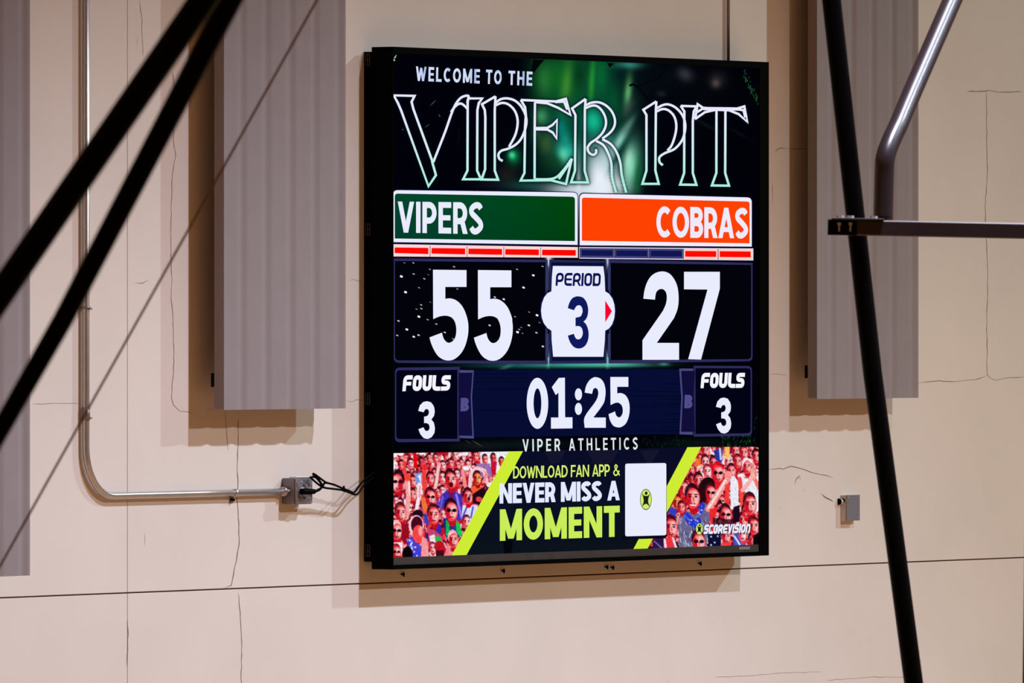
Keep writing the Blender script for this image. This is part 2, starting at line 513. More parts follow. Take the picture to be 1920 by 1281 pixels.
def tech(c, t):
    h = t/2; w_ = .74; r = .24; x1 = w_-h; y1 = 1-h
    if c == 'I': return t, [rc(0,0,t,1)]
    if c == 'P': return w_, rib(rp([(h,0),(h,y1),(x1,y1),(x1,.38),(h,.38)], r), t)
    if c == 'R': return w_, rib(rp([(h,0),(h,y1),(x1,y1),(x1,.4),(h,.4)], r), t) + [bar(x1-h*.4,0,w_*.45,.4,t)]
    if c == 'E': return w_, rib(rp([(w_,y1),(h,y1),(h,h),(w_,h)], r), t) + [rc(h,.5-h*.8,w_*.95,.5+h*.8)]
    if c == 'F': return w_, rib(rp([(h,0),(h,y1),(w_,y1)], r), t) + [rc(h,.36,w_*.9,.36+t*.85)]
    if c == 'O': return w_, rib(rp([(h,h),(x1,h),(x1,y1),(h,y1)], r, 4, True), t, True)
    if c == 'D': return w_, rib(rp([(h,h),(x1,h),(x1,y1),(h,y1)], r*.9, 4, True), t, True) + [rc(0,0,t,.4), rc(0,.6,t,1)]
    if c == 'U': return w_, rib(rp([(h,1),(h,h),(x1,h),(x1,1)], r), t)
    if c == 'L': return w_*.9, rib(rp([(h,1),(h,h),(w_*.9,h)], r), t)
    if c == 'S': return w_, rib(rp([(w_,y1),(h,y1),(h,.52),(x1,.52),(x1,h),(0,h)], r*.8), t)
    if c == 'C': return w_, rib(rp([(w_,y1),(h,y1),(h,h),(w_,h)], r), t)
    if c == 'V': return w_, [bar(w_/2-h,0,0,1,t), bar(w_/2-h,0,w_-t,1,t)]
    if c == 'N': return w_, rib(rp([(h,0),(h,y1),(x1,y1),(x1,0)], r), t)
    return .3, []

def text(art, s_, quad, col, lvl=2, t=.22, gap=.07, face=glyph, space=.34, slant=0.0, shadow=None, each=None):
    x = 0; polys = []
    for ch in s_:
        if ch == ' ': x += space; continue
        w_, ps = face(ch, t)
        polys += [[(px + x, py) for px, py in p] for p in ps] + [None]; x += w_ + gap
    tot = x - gap; (ax,ay),(bx,by),(cx,cy),(dx,dy) = quad      # TL TR BR BL
    def mp(u, v, ox=0, oy=0):
        u = (u + slant * v) / (tot + slant)
        tx, ty = ax+(bx-ax)*u, ay+(by-ay)*u; lx, ly = dx+(cx-dx)*u, dy+(cy-dy)*u
        return (lx+(tx-lx)*v+ox, ly+(ty-ly)*v+oy)
    for p in polys:
        if p is None:
            if each: art.build('letter', each); art.__init__()
            continue
        if shadow: art.poly([mp(*q, *shadow[1]) for q in p], shadow[0], lvl - 1)
        art.poly([mp(*q) for q in p], col, lvl)

screen = MB().box(ix0, ix1, -SD + 0.0006, -0.125, lz, iz1).build('screen', M_BLACKM, SB)

# ---- title outlines (picture coordinates)
T1 = lambda pts: [(680 + x/4.4175, 80 + y/4.4175) for x, y in pts]
T2 = lambda pts: [(1050 + x/4.4175, 80 + y/4.4175) for x, y in pts]
TITLE = []
def tl(f, pts, smooth=False):
    q = f(pts); TITLE.append(catmull(q, 5) if smooth else q)
tl(T1, [(580,990),(420,550),(405,490),(430,441),(258,437),(292,500),(318,560),(545,1190),(607,1098),(575,985)])
tl(T1, [(585,990),(640,850),(690,720),(735,590),(770,510),(810,460),(850,441),(878,446),(866,500)], True)
tl(T1, [(732,575),(765,530),(800,506),(830,512),(868,548)], True)
tl(T1, [(866,462),(990,462),(962,500),(950,560),(948,1060),(980,1132),(832,1132),(868,1060),(870,470)])
tl(T1, [(1100,445),(988,510),(1012,560),(1016,620),(1014,1050),(985,1134),(1122,1136),(1094,1060),(1094,560),(1100,445)])
tl(T1, [(1102,497),(1145,468),(1200,462),(1260,480),(1310,525),(1345,590),(1357,650),(1345,720),(1310,800),(1260,850),(1200,880),(1150,895),(1125,925),(1132,962),(1160,980)], True)
tl(T1, [(1105,518),(1150,500),(1200,508),(1250,550),(1278,610),(1283,680),(1262,770),(1212,862)], True)
tl(T1, [(1310,475),(1600,487),(1683,465),(1722,600),(1620,540),(1530,503),(1425,492)])
tl(T1, [(1595,492),(1668,488),(1695,555)])
tl(T1, [(1310,475),(1345,535),(1352,600),(1345,700),(1340,1080),(1308,1143),(1560,1140),(1684,1172),(1732,960)])
tl(T1, [(1427,495),(1425,700),(1424,1130)])
tl(T1, [(1732,960),(1660,1060),(1580,1125),(1430,1132)], True)
tl(T1, [(1425,708),(1530,706),(1575,680),(1610,640),(1607,795),(1575,745),(1530,720),(1425,718)])
tl(T2, [(212,466),(100,545),(128,600),(124,1060),(92,1157),(232,1158),(204,1060),(206,560),(212,466)])
tl(T2, [(-10,1130),(100,965)])
tl(T2, [(215,518),(260,498),(320,494),(380,520),(430,572),(455,640),(447,700),(410,750),(350,795)], True)
tl(T2, [(215,542),(265,522),(310,528),(352,570),(378,630),(378,690),(350,750),(300,800),(255,830),(230,870),(240,910),(275,930),(300,910),(296,882)], True)
tl(T2, [(350,800),(420,840),(470,910),(500,1000),(512,1100),(548,1242)], True)
tl(T2, [(300,815),(360,850),(400,920),(425,1000),(432,1120),(465,1242)], True)
tl(T2, [(798,487),(690,556),(716,600),(716,1060),(682,1170),(818,1170),(790,1060),(794,560),(798,487)])
tl(T2, [(800,545),(850,518),(900,512),(960,540),(1010,595),(1035,660),(1035,730),(1010,810),(950,880),(870,915),(825,948),(825,990),(852,1015)], True)
tl(T2, [(800,570),(850,550),(900,562),(945,610),(963,680),(955,760),(925,850),(890,893)], True)
tl(T2, [(1000,524),(1130,528),(1108,570),(1100,650),(1100,1080),(1130,1178),(995,1176),(1028,1080),(1030,570),(1000,524)])
tl(T2, [(1120,632),(1140,510),(1185,540),(1300,548),(1460,548),(1527,528),(1553,658),(1480,592),(1400,560),(1290,556),(1200,576),(1118,634)])
tl(T2, [(1137,575),(1180,548)])
tl(T2, [(1470,552),(1520,560),(1535,620)])
tl(T2, [(1296,560),(1295,1080),(1258,1183),(1400,1185),(1368,1080),(1370,560)])

# ---- background picture: blurred jungle
def background():
    nx, ny = 344, 476
    u = np.linspace(0, 1, nx); v = np.linspace(0, 1, ny)
    U, V_ = np.meshgrid(u, v)
    X = SX0 + U * (SX1 - SX0); Y0 = 100 + U * 27; Y1 = 1048 - U * 20
    Y = Y0 + V_ * (Y1 - Y0)
    img = np.zeros((ny, nx, 3)); img[:] = (1, 2, 9)
    def blob(cx, cy, rx, ry, col, a=1.0, ang=0.0, p=2.0):
        c, s_ = math.cos(math.radians(ang)), math.sin(math.radians(ang))
        dx, dy = X-cx, Y-cy; xr = dx*c+dy*s_; yr = -dx*s_+dy*c
        k = np.exp(-((np.abs(xr/rx))**p + (np.abs(yr/ry))**p)) * a
        img[:] = img*(1-k[..., None]) + np.array(col)*k[..., None]
    blob(1095, 215, 95, 150, (6, 70, 50), .95, 0, 3)
    blob(1050, 145, 50, 45, (14, 100, 34), .9)
    blob(1020, 150, 14, 30, (50, 130, 60), .6)
    blob(1062, 160, 10, 40, (75, 150, 50), .7, 8)
    blob(1086, 140, 12, 26, (4, 50, 25), .8)
    blob(1110, 150, 6, 48, (40, 150, 50), .9, 4)
    blob(1127, 140, 14, 38, (6, 105, 50), .8)
    blob(1180, 122, 26, 8, (50, 150, 130), .9)
    blob(1165, 140, 14, 14, (3, 30, 28), .8)
    blob(1178, 172, 7, 30, (110, 200, 120), .9, 6)
    blob(1150, 190, 12, 30, (5, 80, 45), .8)
    blob(1015, 218, 14, 16, (60, 150, 95), .9)
    blob(1050, 240, 14, 22, (5, 130, 115), .9)
    blob(1062, 285, 20, 20, (40, 190, 160), .9)
    blob(1056, 292, 9, 14, (110, 225, 190), .9)
    blob(1024, 270, 14, 22, (60, 90, 50), .8)
    blob(1040, 305, 20, 14, (14, 60, 30), .7)
    blob(963, 294, 13, 16, (6, 130, 70), .85)
    blob(960, 291, 6, 7, (70, 225, 160), .95)
    blob(950, 330, 26, 22, (40, 45, 35), .55)
    blob(985, 348, 40, 10, (16, 80, 70), .7)
    blob(1114, 232, 16, 22, (8, 150, 115), .95)
    blob(1130, 262, 30, 18, (10, 90, 75), .7)
    blob(1125, 340, 26, 60, (235, 240, 250), 1.0, 0, 2.6)
    blob(1095, 356, 70, 14, (225, 235, 245), .9, 0, 2.6)
    blob(1140, 300, 20, 30, (190, 225, 230), .6)
    blob(1183, 315, 16, 46, (120, 215, 175), .95, 8)
    blob(1178, 300, 8, 24, (190, 240, 215), .7, 8)
    blob(1198, 330, 8, 40, (10, 90, 50), .8, 6)
    blob(1163, 262, 8, 26, (150, 220, 200), .9, 28)
    blob(1178, 236, 6, 22, (90, 130, 120), .8, 32)
    blob(1160, 290, 5, 30, (3, 50, 45), .9, 30)
    blob(1180, 200, 10, 20, (60, 70, 70), .6, 30)
    blob(1240, 150, 50, 30, (4, 10, 16), .95)
    blob(1285, 140, 16, 12, (60, 68, 72), .8, 30)
    blob(1345, 150, 16, 15, (50, 45, 52), .8)
    blob(1342, 157, 8, 8, (140, 120, 118), .8)
    blob(1240, 176, 9, 6, (30, 32, 46), .8)
    blob(1330, 180, 60, 40, (8, 12, 14), .4)
    blob(1112, 226, 13, 18, (20, 190, 150), .8); blob(1060, 262, 9, 16, (20, 150, 140), .7); blob(1150, 345, 22, 22, (240,244,252), .8); blob(1005, 250, 8, 18, (50, 110, 70), .6)
    blob(860, 210, 3, 40, (18, 60, 60), .35)
    blob(836, 130, 3, 22, (20, 70, 72), .4)
    blob(842, 108, 5, 4, (20, 50, 60), .5)
    blob(1325, 235, 26, 3, (15, 40, 50), .5, 28); blob(1385, 250, 22, 2.5, (14, 40, 52), .5, 30)
    blob(1380, 230, 60, 90, (0, 1, 6), .4)
    blob(920, 345, 30, 10, (20, 22, 40), .5)
    # left half stays in darkness
    k = np.clip((1000 - X) / 34, 0, 1) * np.clip((262 - Y) / 30, 0, 1)
    img[:] = img * (1 - k[..., None]) + np.array((1, 2, 9)) * k[..., None]
    # lower parts of the picture peeping between the panels
    blob(1000, 686, 130, 5, (14, 70, 70), .9); blob(1090, 684, 110, 5, (60, 160, 140), .95); blob(1150, 684, 60, 4, (90, 190, 165), .8)
    blob(950, 688, 14, 3, (60, 130, 120), .7, -20); blob(1245, 683, 10, 3, (70, 160, 140), .8)
    blob(1030, 483, 6, 6, (200, 220, 235), .9); blob(1028, 490, 3, 16, (225, 232, 245), .95); blob(1139, 490, 3, 14, (210, 220, 240), .9)
    blob(1028, 672, 3, 14, (160, 215, 205), .95); blob(1139, 674, 3, 14, (130, 205, 190), .95)
    blob(900, 836, 60, 8, (20, 26, 26), .8); blob(1000, 833, 60, 9, (8, 30, 30), .8); blob(1300, 832, 70, 10, (6, 22, 16), .8)
    blob(1085, 364, 4, 60, (210, 222, 238), .8)
    # dark halo round the title lines
    P_ = []
    for t in TITLE:
        for a, b in zip(t[:-1], t[1:]):
            n = max(1, int(math.hypot(b[0]-a[0], b[1]-a[1]) / 4))
            P_ += [(a[0]+(b[0]-a[0])*k_/n, a[1]+(b[1]-a[1])*k_/n) for k_ in range(n)]
    halo = np.zeros((ny, nx))
    for (x, y) in P_:
        j = int((x - SX0) / (SX1-SX0) * (nx-1)); yy0 = stop(x); i = int((y - yy0) / (sbot(x) - yy0) * (ny-1))
        i0, i1, j0, j1 = max(0,i-6), min(ny,i+7), max(0,j-6), min(nx,j+7)
        if i0 >= i1 or j0 >= j1: continue
        d2 = (X[i0:i1,j0:j1]-x)**2 + (Y[i0:i1,j0:j1]-y)**2
        halo[i0:i1,j0:j1] = np.maximum(halo[i0:i1,j0:j1], np.exp(-d2/16.0))
    halo = np.clip(halo*1.0, 0, .82)[..., None]
    img[:] = img*(1-halo) + np.array((3, 16, 34))*halo
    rng = np.random.default_rng(3)
    img += rng.normal(0, 1.0, img.shape) + 0
    V3 = [tuple(W(x, y, SD)) for x, y in zip(X.ravel(), Y.ravel())]
    idx = np.arange(nx*ny).reshape(ny, nx)
    F = np.stack([idx[:-1,:-1], idx[1:,:-1], idx[1:,1:], idx[:-1,1:]], -1).reshape(-1, 4)
    me = bpy.data.meshes.new('background_picture'); me.from_pydata(V3, [], F.tolist()); me.materials.append(MS)
    set_col(me, np_lin(img.reshape(-1, 3)))
    o = bpy.data.objects.new('background_picture', me); COL.objects.link(o); o.parent = screen
    o['label'] = 'blurred dark green jungle picture behind the title'
background()

# foliage slivers and dark twigs in the picture
fo = Art(); rnd = random.Random(11)
def sliver(x, y, l, a, wd, col, lvl=1):
    dx, dy = math.cos(a), math.sin(a)
    fo.poly([(x-dx*l/2, y-dy*l/2), (x-dy*wd/2, y+dx*wd/2), (x+dx*l/2, y+dy*l/2), (x+dy*wd/2, y-dx*wd/2)], col, lvl)
for k in range(60):
    t = rnd.random(); x = 1394 + t*26 + rnd.uniform(-7, 4)*(.4+t*.3); y = 132 + t*58 + rnd.uniform(-6, 8)
    x = min(x, 1421)
    g_ = rnd.uniform(30, 110); sliver(x, y, rnd.uniform(3, 8), rnd.uniform(.5, 2.4), 1.3, (g_*.35, g_, g_*.55))
for k in range(70):
    x = rnd.uniform(1350, 1421); y = rnd.uniform(816, 838) if x < 1408 else rnd.uniform(776, 838)
    g_ = rnd.uniform(20, 95); sliver(x, y, rnd.uniform(4, 9), rnd.uniform(-1.9, -.7), 1.2, (g_*.3, g_, g_*.45))
for k in range(30):
    x = rnd.uniform(1200, 1290); y = rnd.uniform(818, 838); g_ = rnd.uniform(15, 45)
    sliver(x, y, rnd.uniform(4, 10), rnd.uniform(-2, -.7), 1.4, (g_*.5, g_, g_*.7))
for x, y, l, a, wd, c in [(741,107,11,-1.0,2.6,(150,200,150)),(739,113,4,.3,3,(210,225,215)),(812,193,18,-.75,2,(40,80,78)),(824,217,7,1.1,2,(60,90,92)),
        (801,236,12,-.6,2,(40,75,75)),(755,243,5,-.4,2,(40,90,95)),(895,832,26,.55,2.4,(60,62,60)),(878,829,16,.5,2,(45,48,46))]:
    sliver(x, y, l, a, wd, c)
fo.ribbon([(1180,161),(1186,158),(1194,162),(1206,158),(1222,152),(1236,146),(1248,128)], 4, (3,5,10))
fo.ribbon([(1194,162),(1204,172),(1215,186),(1222,194)], 4, (3,5,12))
fo.poly([(1138,118),(1152,119),(1143,127)], (3,8,10))
fo.poly([(1000,112),(1021,112),(1012,122),(1003,134),(994,138)], (2,4,8))
fo.build('foliage_detail', screen, kind='stuff')

# ---- title
ti = Art()
def tcol(x, y):
    k = max(0.0, min(1.0, (y - 272) / 70)); return (232 - 62*k, 234 + 6*k, 250 - 30*k)
for t in TITLE: ti.ribbon(t, 4.3, tcol, 3)
ti.ribbon(T2([(1185,546),(1490,550)]), 6, tcol, 3)
ti.build('title_lettering', screen)

wl = Art()
def wcol(x, y): 
    k = .5 + .5*math.sin(x*.27) ; b = .5 + .5*math.sin(y*.45 + x*.12)
    return (215 - 60*k*b, 225 - 45*k*b, 250 - 25*k*b)
for wd, xa, xb in (('WELCOME', 780, 900), ('TO', 911.5, 941), ('THE', 953.5, 998.5)):
    wl = Art(); ya = lambda x: 124.5 + (x-780)*.0458; yb = lambda x: 151.5 + (x-780)*.0436
    text(wl, wd, [(xa,ya(xa)),(xb,ya(xb)),(xb-.7,yb(xb)),(xa-.6,yb(xa))], wcol, 3, t=.2, gap=.21, each=screen)

# ---- team banners
def rq(x0, yt0, x1, yt1, yb1, yb0, r, cor='tl tr'):
    """quad with rounded corners; yt0/yb0 at the left, yt1/yb1 at the right"""
    P4 = [('tl',(x0,yt0)),('tr',(x1,yt1)),('br',(x1,yb1)),('bl',(x0,yb0))]; out = []
    for i, (n, p) in enumerate(P4):
        if n not in cor: out.append(p); continue
        a, b = P4[i-1][1], P4[(i+1) % 4][1]
        def tow(q):
            l = math.hypot(q[0]-p[0], q[1]-p[1]); k = r/l; return (p[0]+(q[0]-p[0])*k, p[1]+(q[1]-p[1])*k)
        s0, s1 = tow(a), tow(b)
        for k in range(6):
            t = k/5; out.append(tuple((1-t)**2*u + 2*t*(1-t)*v + t*t*w_ for u, v, w_ in zip(s0, p, s1)))
    return out
ba = Art()
ba.poly(rq(735.5,355,1084.5,359.5,461,456,11), (14,18,60), 1)
ba.poly(rq(737,356.6,1083,361,459.3,454,9), WHITE, 2)
ba.poly(rq(740.3,363,1078,369,452.2,447.4,6), (6,30,50), 3)
gcol = lambda x, y: (0, 66 - 4*(y-410)/50, 12 + 34*max(0, (930-x)/190))
ba.poly(rq(741,364,1077.5,370,451.5,447,6), gcol, 4)
text(ba, 'VIPERS', [(745.8,378),(905.3,379.8),(905.3,439.5),(745.8,436)], WHITE, 6, t=.195, gap=.085)
ba.build('home_team_banner', screen)
ba = Art()
ba.poly(rq(1085.5,361,1411,369.5,464,461.5,10), (14,18,60), 1)
ba.poly(rq(1087,363,1409.5,370.5,462.5,460,9), (240,236,252), 2)
ba.poly(rq(1091,370.5,1405.5,378,456.5,451.5,5), (255,66,2), 4)
text(ba, 'COBRAS', [(1230.7,386.5),(1402,390.5),(1402,447),(1230.7,445.5)], (238,234,252), 6, t=.2, gap=.055)
ba.build('visitor_team_banner', screen)

# ---- timeout bars
tb = Art()
tb.poly([(737,458),(1083.5,463.5),(1083.5,483.5),(737,481)], (255,214,216), 2)
tb.poly([(736,456.5),(1085,462),(1085,463.5),(736,458)], (20,16,50), 3)
for i in range(5):
    x0 = 737.6 + i*69.1; x1 = x0 + 68.2; s_ = 5.2*((x0-737)/346)
    if i: tb.poly([(x0-.8,460+s_),(x0+.3,460+s_),(x0+.3,481+s_*.5),(x0-.8,481+s_*.5)], (120,10,20), 4)
    tb.poly([(x0+2.6,464+s_),(x1-2.6,464.8+s_),(x1-2.6,476.6+s_*.7),(x0+2.2,474.6+s_)], (255,8,0), 4)
tb.poly([(1086,463.5),(1412.5,466),(1412.5,488.6),(1086,485)], (226,214,236), 2)
for i in range(5):
    x0 = 1088 + i*64.7; x1 = x0 + 63.4; s_ = 2.6*((x0-1088)/323); e = 3.4*((x0-1088)/323)
    on = i > 2
    tb.poly([(x0,465.2+s_),(x1,465.7+s_),(x1,484+e),(x0,483.4+e)], (255,205,200) if on else (64,64,120), 3)
    tb.poly([(x0+2.6,469+s_),(x1-2.6,469.5+s_),(x1-2.6,480+e),(x0+2.6,479.4+e)], (255,10,0) if on else (16,22,82), 4)
    tb.poly([(x0-1,465+s_),(x0+.2,465+s_),(x0+.2,484+e),(x0-1,484+e)], (30,14,50), 5)
tb.build('timeout_bar', screen)

# ---- score panels
def sm(pts, n=4):
    m = len(pts); out = []
    def corner(i):
        a, b, c = pts[i-1], pts[i], pts[(i+1) % m]
        d = abs((math.degrees(math.atan2(c[1]-b[1], c[0]-b[0]) - math.atan2(b[1]-a[1], b[0]-a[0])) + 180) % 360 - 180)
        if d > 25 and min(math.dist(a, b), math.dist(b, c)) > 22: return True
        return d > 40 or max(math.dist(a, b), math.dist(b, c)) > 3.2 * min(math.dist(a, b), math.dist(b, c))
    for i in range(m):
        j = (i+1) % m; b, c = pts[i], pts[j]
        a = (2*b[0]-c[0], 2*b[1]-c[1]) if corner(i) else pts[i-1]
        d = (2*c[0]-b[0], 2*c[1]-b[1]) if corner(j) else pts[(j+1) % m]
        if corner(i) and corner(j): out.append(b); continue
        for k in range(n):
            t = k/n
            out.append(tuple(0.5*((2*q)+(r-p)*t+(2*p-5*q+4*r-w_)*t*t+(3*q-p-3*r+w_)*t**3) for p, q, r, w_ in zip(a, b, c, d)))
    return out
Z5 = lambda pts: [(720 + x/5.3333, 480 + y/5.3333) for x, y in pts]
Z6 = lambda pts: [(1000 + x/4.3636, 480 + y/4.3636) for x, y in pts]
BRD = (46, 44, 92); INK = (3, 2, 16)
sp = Art()
sp.poly(rq(738.5,484.5,1027,487,683,680.5,10,'bl'), BRD, 1)
sp.poly(rq(740.5,489.5,1022.5,492,676.5,676,8,'bl'), lambda x, y: (3,3,10+10*math.exp(-((x-880)/90)**2)), 2)
F5 = [(490,138),(825,142),(825,310),(613,310),(613,430),(640,425),(680,428),(730,450),(780,500),(815,570),(838,650),(844,720),(838,800),(815,890),(780,960),(735,1010),(690,1038),(640,1046),(590,1035),(540,1000),(500,940),(470,870),(455,815),(580,768),(590,810),(605,840),(628,864),(650,870),(675,862),(700,838),(717,800),(723,750),(720,700),(705,650),(680,618),(645,602),(600,598),(550,607),(492,632)]
F5 = sm(F5); sp.poly(Z5(F5), WHITE, 5)
sp.poly(Z5([(x + (449 if y < 640 else 444), y + 3) for x, y in F5]), WHITE, 5)
for x, y, r in [(173,205,20),(215,362,20),(348,607,19),(228,735,19),(297,808,17),(345,792,14),(144,650,13),(132,795,12),(293,70,10),(296,180,11),(402,228,11),(350,318,9),(371,490,11),(373,527,11),(700,108,11),(458,134,9),(733,330,9),(522,681,11),(607,765,13),(1108,412,13),(1197,433,16),(1056,694,14),(690,830,9),(1493,194,18),(1395,316,18),(1530,593,19),(1448,694,16),(1335,762,20),(1352,735,10),(1524,768,13),(1588,905,15),(1330,134,10),(1310,608,9),(1450,562,8),(1555,667,7),(1585,104,10),(436,637,10),(325,532,8),(203,70,7),(463,463,6),(443,188,6),(1372,715,7),(1385,775,7)]:
    c = 150 + r*5; cx, cy = 720 + x/5.3333, 480 + y/5.3333
    sp.ell(cx-.9, cy-.3, r*.085, r*.1, (c,c,c+6), 6, 8); sp.ell(cx+1.1, cy+.4, r*.085, r*.1, (c,c,c+6), 6, 8)
sp.build('home_score_panel', screen)
sp = Art()
sp.poly(rq(1141.5,487,1411,493,677.5,681.5,9,'br'), BRD, 1)
sp.poly(rq(1145,493,1408.3,497,673.5,675.5,7,'br'), lambda x, y: (3,3,10+12*math.exp(-((x-1270)/90)**2)), 2)
sp.poly(sm(Z6([(900,350),(908,290),(925,230),(955,175),(995,142),(1040,128),(1080,130),(1120,150),(1155,195),(1178,250),(1188,320),(1187,390),(1175,450),(1150,510),(1010,712),(1192,712),(1192,850),(893,850),(893,690),(1060,450),(1082,400),(1092,350),(1088,305),(1070,278),(1045,270),(1020,280),(1003,305),(995,358)])), WHITE, 5)
sp.poly(Z6([(1233,130),(1526,130),(1526,268),(1372,848),(1267,845),(1425,275),(1233,273)]), WHITE, 5)
sp.build('visitor_score_panel', screen)
sp = Art()
sp.poly([(1030,487),(1137,488.5),(1137,681.5),(1030,682)], (34,38,84), 1)
sp.poly([(1034,492),(1134,493),(1134,676),(1034,677)], (8,14,50), 2)
for x in (1023.5, 1139.5):
    for y in (500, 626): sp.rect(x, y, x + 5.5, y + 44, (50,56,98), 3)
BG_ = [(160,82),(573,85),(583,170),(588,290),(620,310),(648,350),(663,400),(668,450),(662,510),(645,560),(618,595),(588,612),(585,690),(573,825),(162,825),(150,690),(148,612),(115,590),(85,550),(68,500),(63,445),(70,390),(88,340),(115,305),(148,290),(152,170)]
cxm = sum(p[0] for p in BG_)/len(BG_); cym = sum(p[1] for p in BG_)/len(BG_)
sp.poly(Z6([(cxm+(x-cxm)*1.04, cym+(y-cym)*1.025) for x, y in BG_]), (12,14,60), 4)
sp.poly(Z6(BG_), WHITE, 5)
NAVY = (14, 26, 92)
sp.poly(sm(Z6([(282,428),(292,390),(315,350),(345,333),(372,331),(405,340),(432,372),(447,420),(448,465),(440,500),(425,525),(410,537),(432,560),(448,600),(453,645),(447,690),(428,730),(400,752),(368,758),(335,748),(305,715),(290,680),(282,652),(332,637),(342,665),(355,680),(372,683),(390,672),(403,645),(403,615),(395,590),(375,575),(345,575),(345,505),(372,500),(390,490),(402,460),(400,430),(388,408),(370,403),(352,412),(340,430),(333,445)])), NAVY, 6)
text(sp, 'PERIOD', [(1042,511.5),(1127,512.3),(1126.5,536.8),(1041.5,536)], (16,18,84), 6, t=.2, gap=.07, face=tech, slant=.05)
sp.poly(Z6([(588,365),(643,452),(588,543)]), (255,0,50), 6)
sp.build('period_badge', screen)

# ---- clock row
ZA = lambda pts: [(680 + x/4.8, 680 + y/4.8) for x, y in pts]
ZB = lambda pts: [(1050 + x/4.8, 680 + y/4.8) for x, y in pts]
x0_, z0_ = WZ(1385.5, 1031, CF); x1_, z1_ = WZ(1406, 1025, CF)
MB().box(x0_, x1_, -CF-.0005, -CF+.002, z0_, z1_).build('pale_trim_block', M_COVER, SB)  # small grey block at the right end of the lower trim
ck = Art()
ck.poly([(885,694),(1280,692),(1280,814),(885,821)], lambda x, y: (6,12,50), 1)
rr = random.Random(5)
for k in range(16):
    y = 700 + k*7 + rr.uniform(-2, 2)
    if rr.random() < .7:
        x0 = rr.uniform(1170, 1240); ck.poly([(x0,y),(1278,y-.5),(1278,y+2.5),(x0,y+1.5)], (4,9,40), 2)
    else: ck.poly([(890,y),(990,y-.5),(990,y+2),(890,y+2)], (4,9,40), 2)
ck.ell(680+1573/4.8, 680+367/4.8, 97/4.8, 230/4.8, WHITE, 5, 36, hole=(35/4.8, 135/4.8))
ck.poly(ZA([(1702,222),(1765,138),(1820,136),(1822,493),(1888,493),(1888,592),(1695,595),(1695,495),(1762,495),(1762,270),(1738,293)]), WHITE, 5)
ck.ell(1050+166/4.8, 680+286/4.8, 32/4.8, 54/4.8, WHITE, 5); ck.ell(1050+166/4.8, 680+417/4.8, 32/4.8, 54/4.8, WHITE, 5)
ck.poly(sm(ZB([(222,270),(235,210),(265,160),(300,135),(325,132),(365,145),(395,185),(410,250),(405,320),(385,380),(300,495),(412,495),(412,587),(222,587),(222,490),(310,365),(335,320),(345,275),(338,240),(318,226),(298,240),(288,282)])), WHITE, 5)
ck.poly(sm(ZB([(453,130),(615,130),(615,218),(515,218),(515,278),(550,275),(590,295),(618,345),(627,410),(620,480),(595,545),(555,578),(520,583),(480,568),(450,520),(437,465),(495,440),(505,475),(525,494),(545,490),(562,460),(565,420),(555,385),(530,362),(500,362),(455,382)])), WHITE, 5)
ck.build('game_clock', screen)
D3 = [(500,435),(515,385),(545,355),(580,348),(615,358),(640,395),(648,440),(642,480),(618,512),(640,540),(650,590),(645,635),(620,672),(585,688),(550,680),(520,645),(502,600),(548,583),(560,610),(580,618),(598,605),(603,580),(595,555),(575,545),(553,545),(553,487),(575,483),(592,470),(597,445),(590,422),(572,417),(558,428),(550,447)]
D3 = sm(D3)
fp = Art()
LB = (74, 72, 128)
fp.poly(rq(740.5,689.5,862,688.3,827.8,829.5,9,'tl bl'), BRD, 1)
fp.poly(rq(743,694.5,857.5,693.5,823,823.5,7,'tl bl'), (3,3,22), 2)
fp.poly([(862,694),(888.5,694.5),(885,745),(888.5,822.5),(862,821.5)], LB, 3)
fp.poly([(860,699),(886,699),(882.5,745),(885.8,817.5),(860,817)], (16,14,56), 4)
fp.poly(ZA(D3), WHITE, 5)
text(fp, 'FOULS', [(756,703.8),(845.5,703.8),(844.5,732.5),(754.4,733.8)], (245,244,255), 5, t=.27, gap=.05, face=tech, slant=.04)
text(fp, 'B', [(864,746.5),(879.5,745.8),(879,771),(863.3,771.5)], (80,78,138), 5, t=.26)
fp.build('home_foul_panel', screen)
fp = Art()
fp.poly(rq(1300.5,686,1410,686.5,817.5,819,9,'tr br'), BRD, 1)
fp.poly(rq(1304,690.5,1407.5,690.5,812.5,814,7,'tr br'), (3,3,22), 2)
fp.poly([(1273.5,691.3),(1299.5,691.3),(1301,740),(1299,815.5),(1274,814.5),(1277.5,745)], LB, 3)
fp.poly([(1277,695.5),(1303,695.5),(1301,740),(1303,810),(1277,810),(1280.3,745)], (16,14,56), 4)
fp.poly(ZB([(1403 + (x-500)*.915, 315 + (y-348)*.955) for x, y in D3]), WHITE, 6)
text(fp, 'FOULS', [(1315,699.3),(1397,699.3),(1396,727.5),(1313.5,728)], (245,244,255), 6, t=.27, gap=.05, face=tech, slant=.04)
text(fp, 'B', [(1284,740.6),(1298.5,740.6),(1298,765.5),(1283,765.5)], (80,78,138), 6, t=.26)
fp.build('visitor_foul_panel', screen)
va = Art()
def vcol(x, y):
    k = .5 + .5*math.sin(x*.31 + y*.6); return (205 + 35*k, 218 + 25*k, 224 + 20*k)
for wd, xa, xb in (('VIPER', 979.5, 1050), ('ATHLETICS', 1066.5, 1195.5)):
    va = Art(); ya = lambda x: 823.8 - (x-980)*.0157; yb = lambda x: 846.8 - (x-980)*.0176
    text(va, wd, [(xa,ya(xa)),(xb,ya(xb)),(xb,yb(xb)),(xa+.6,yb(xa))], vcol, 7, t=.17, gap=.40, each=screen)

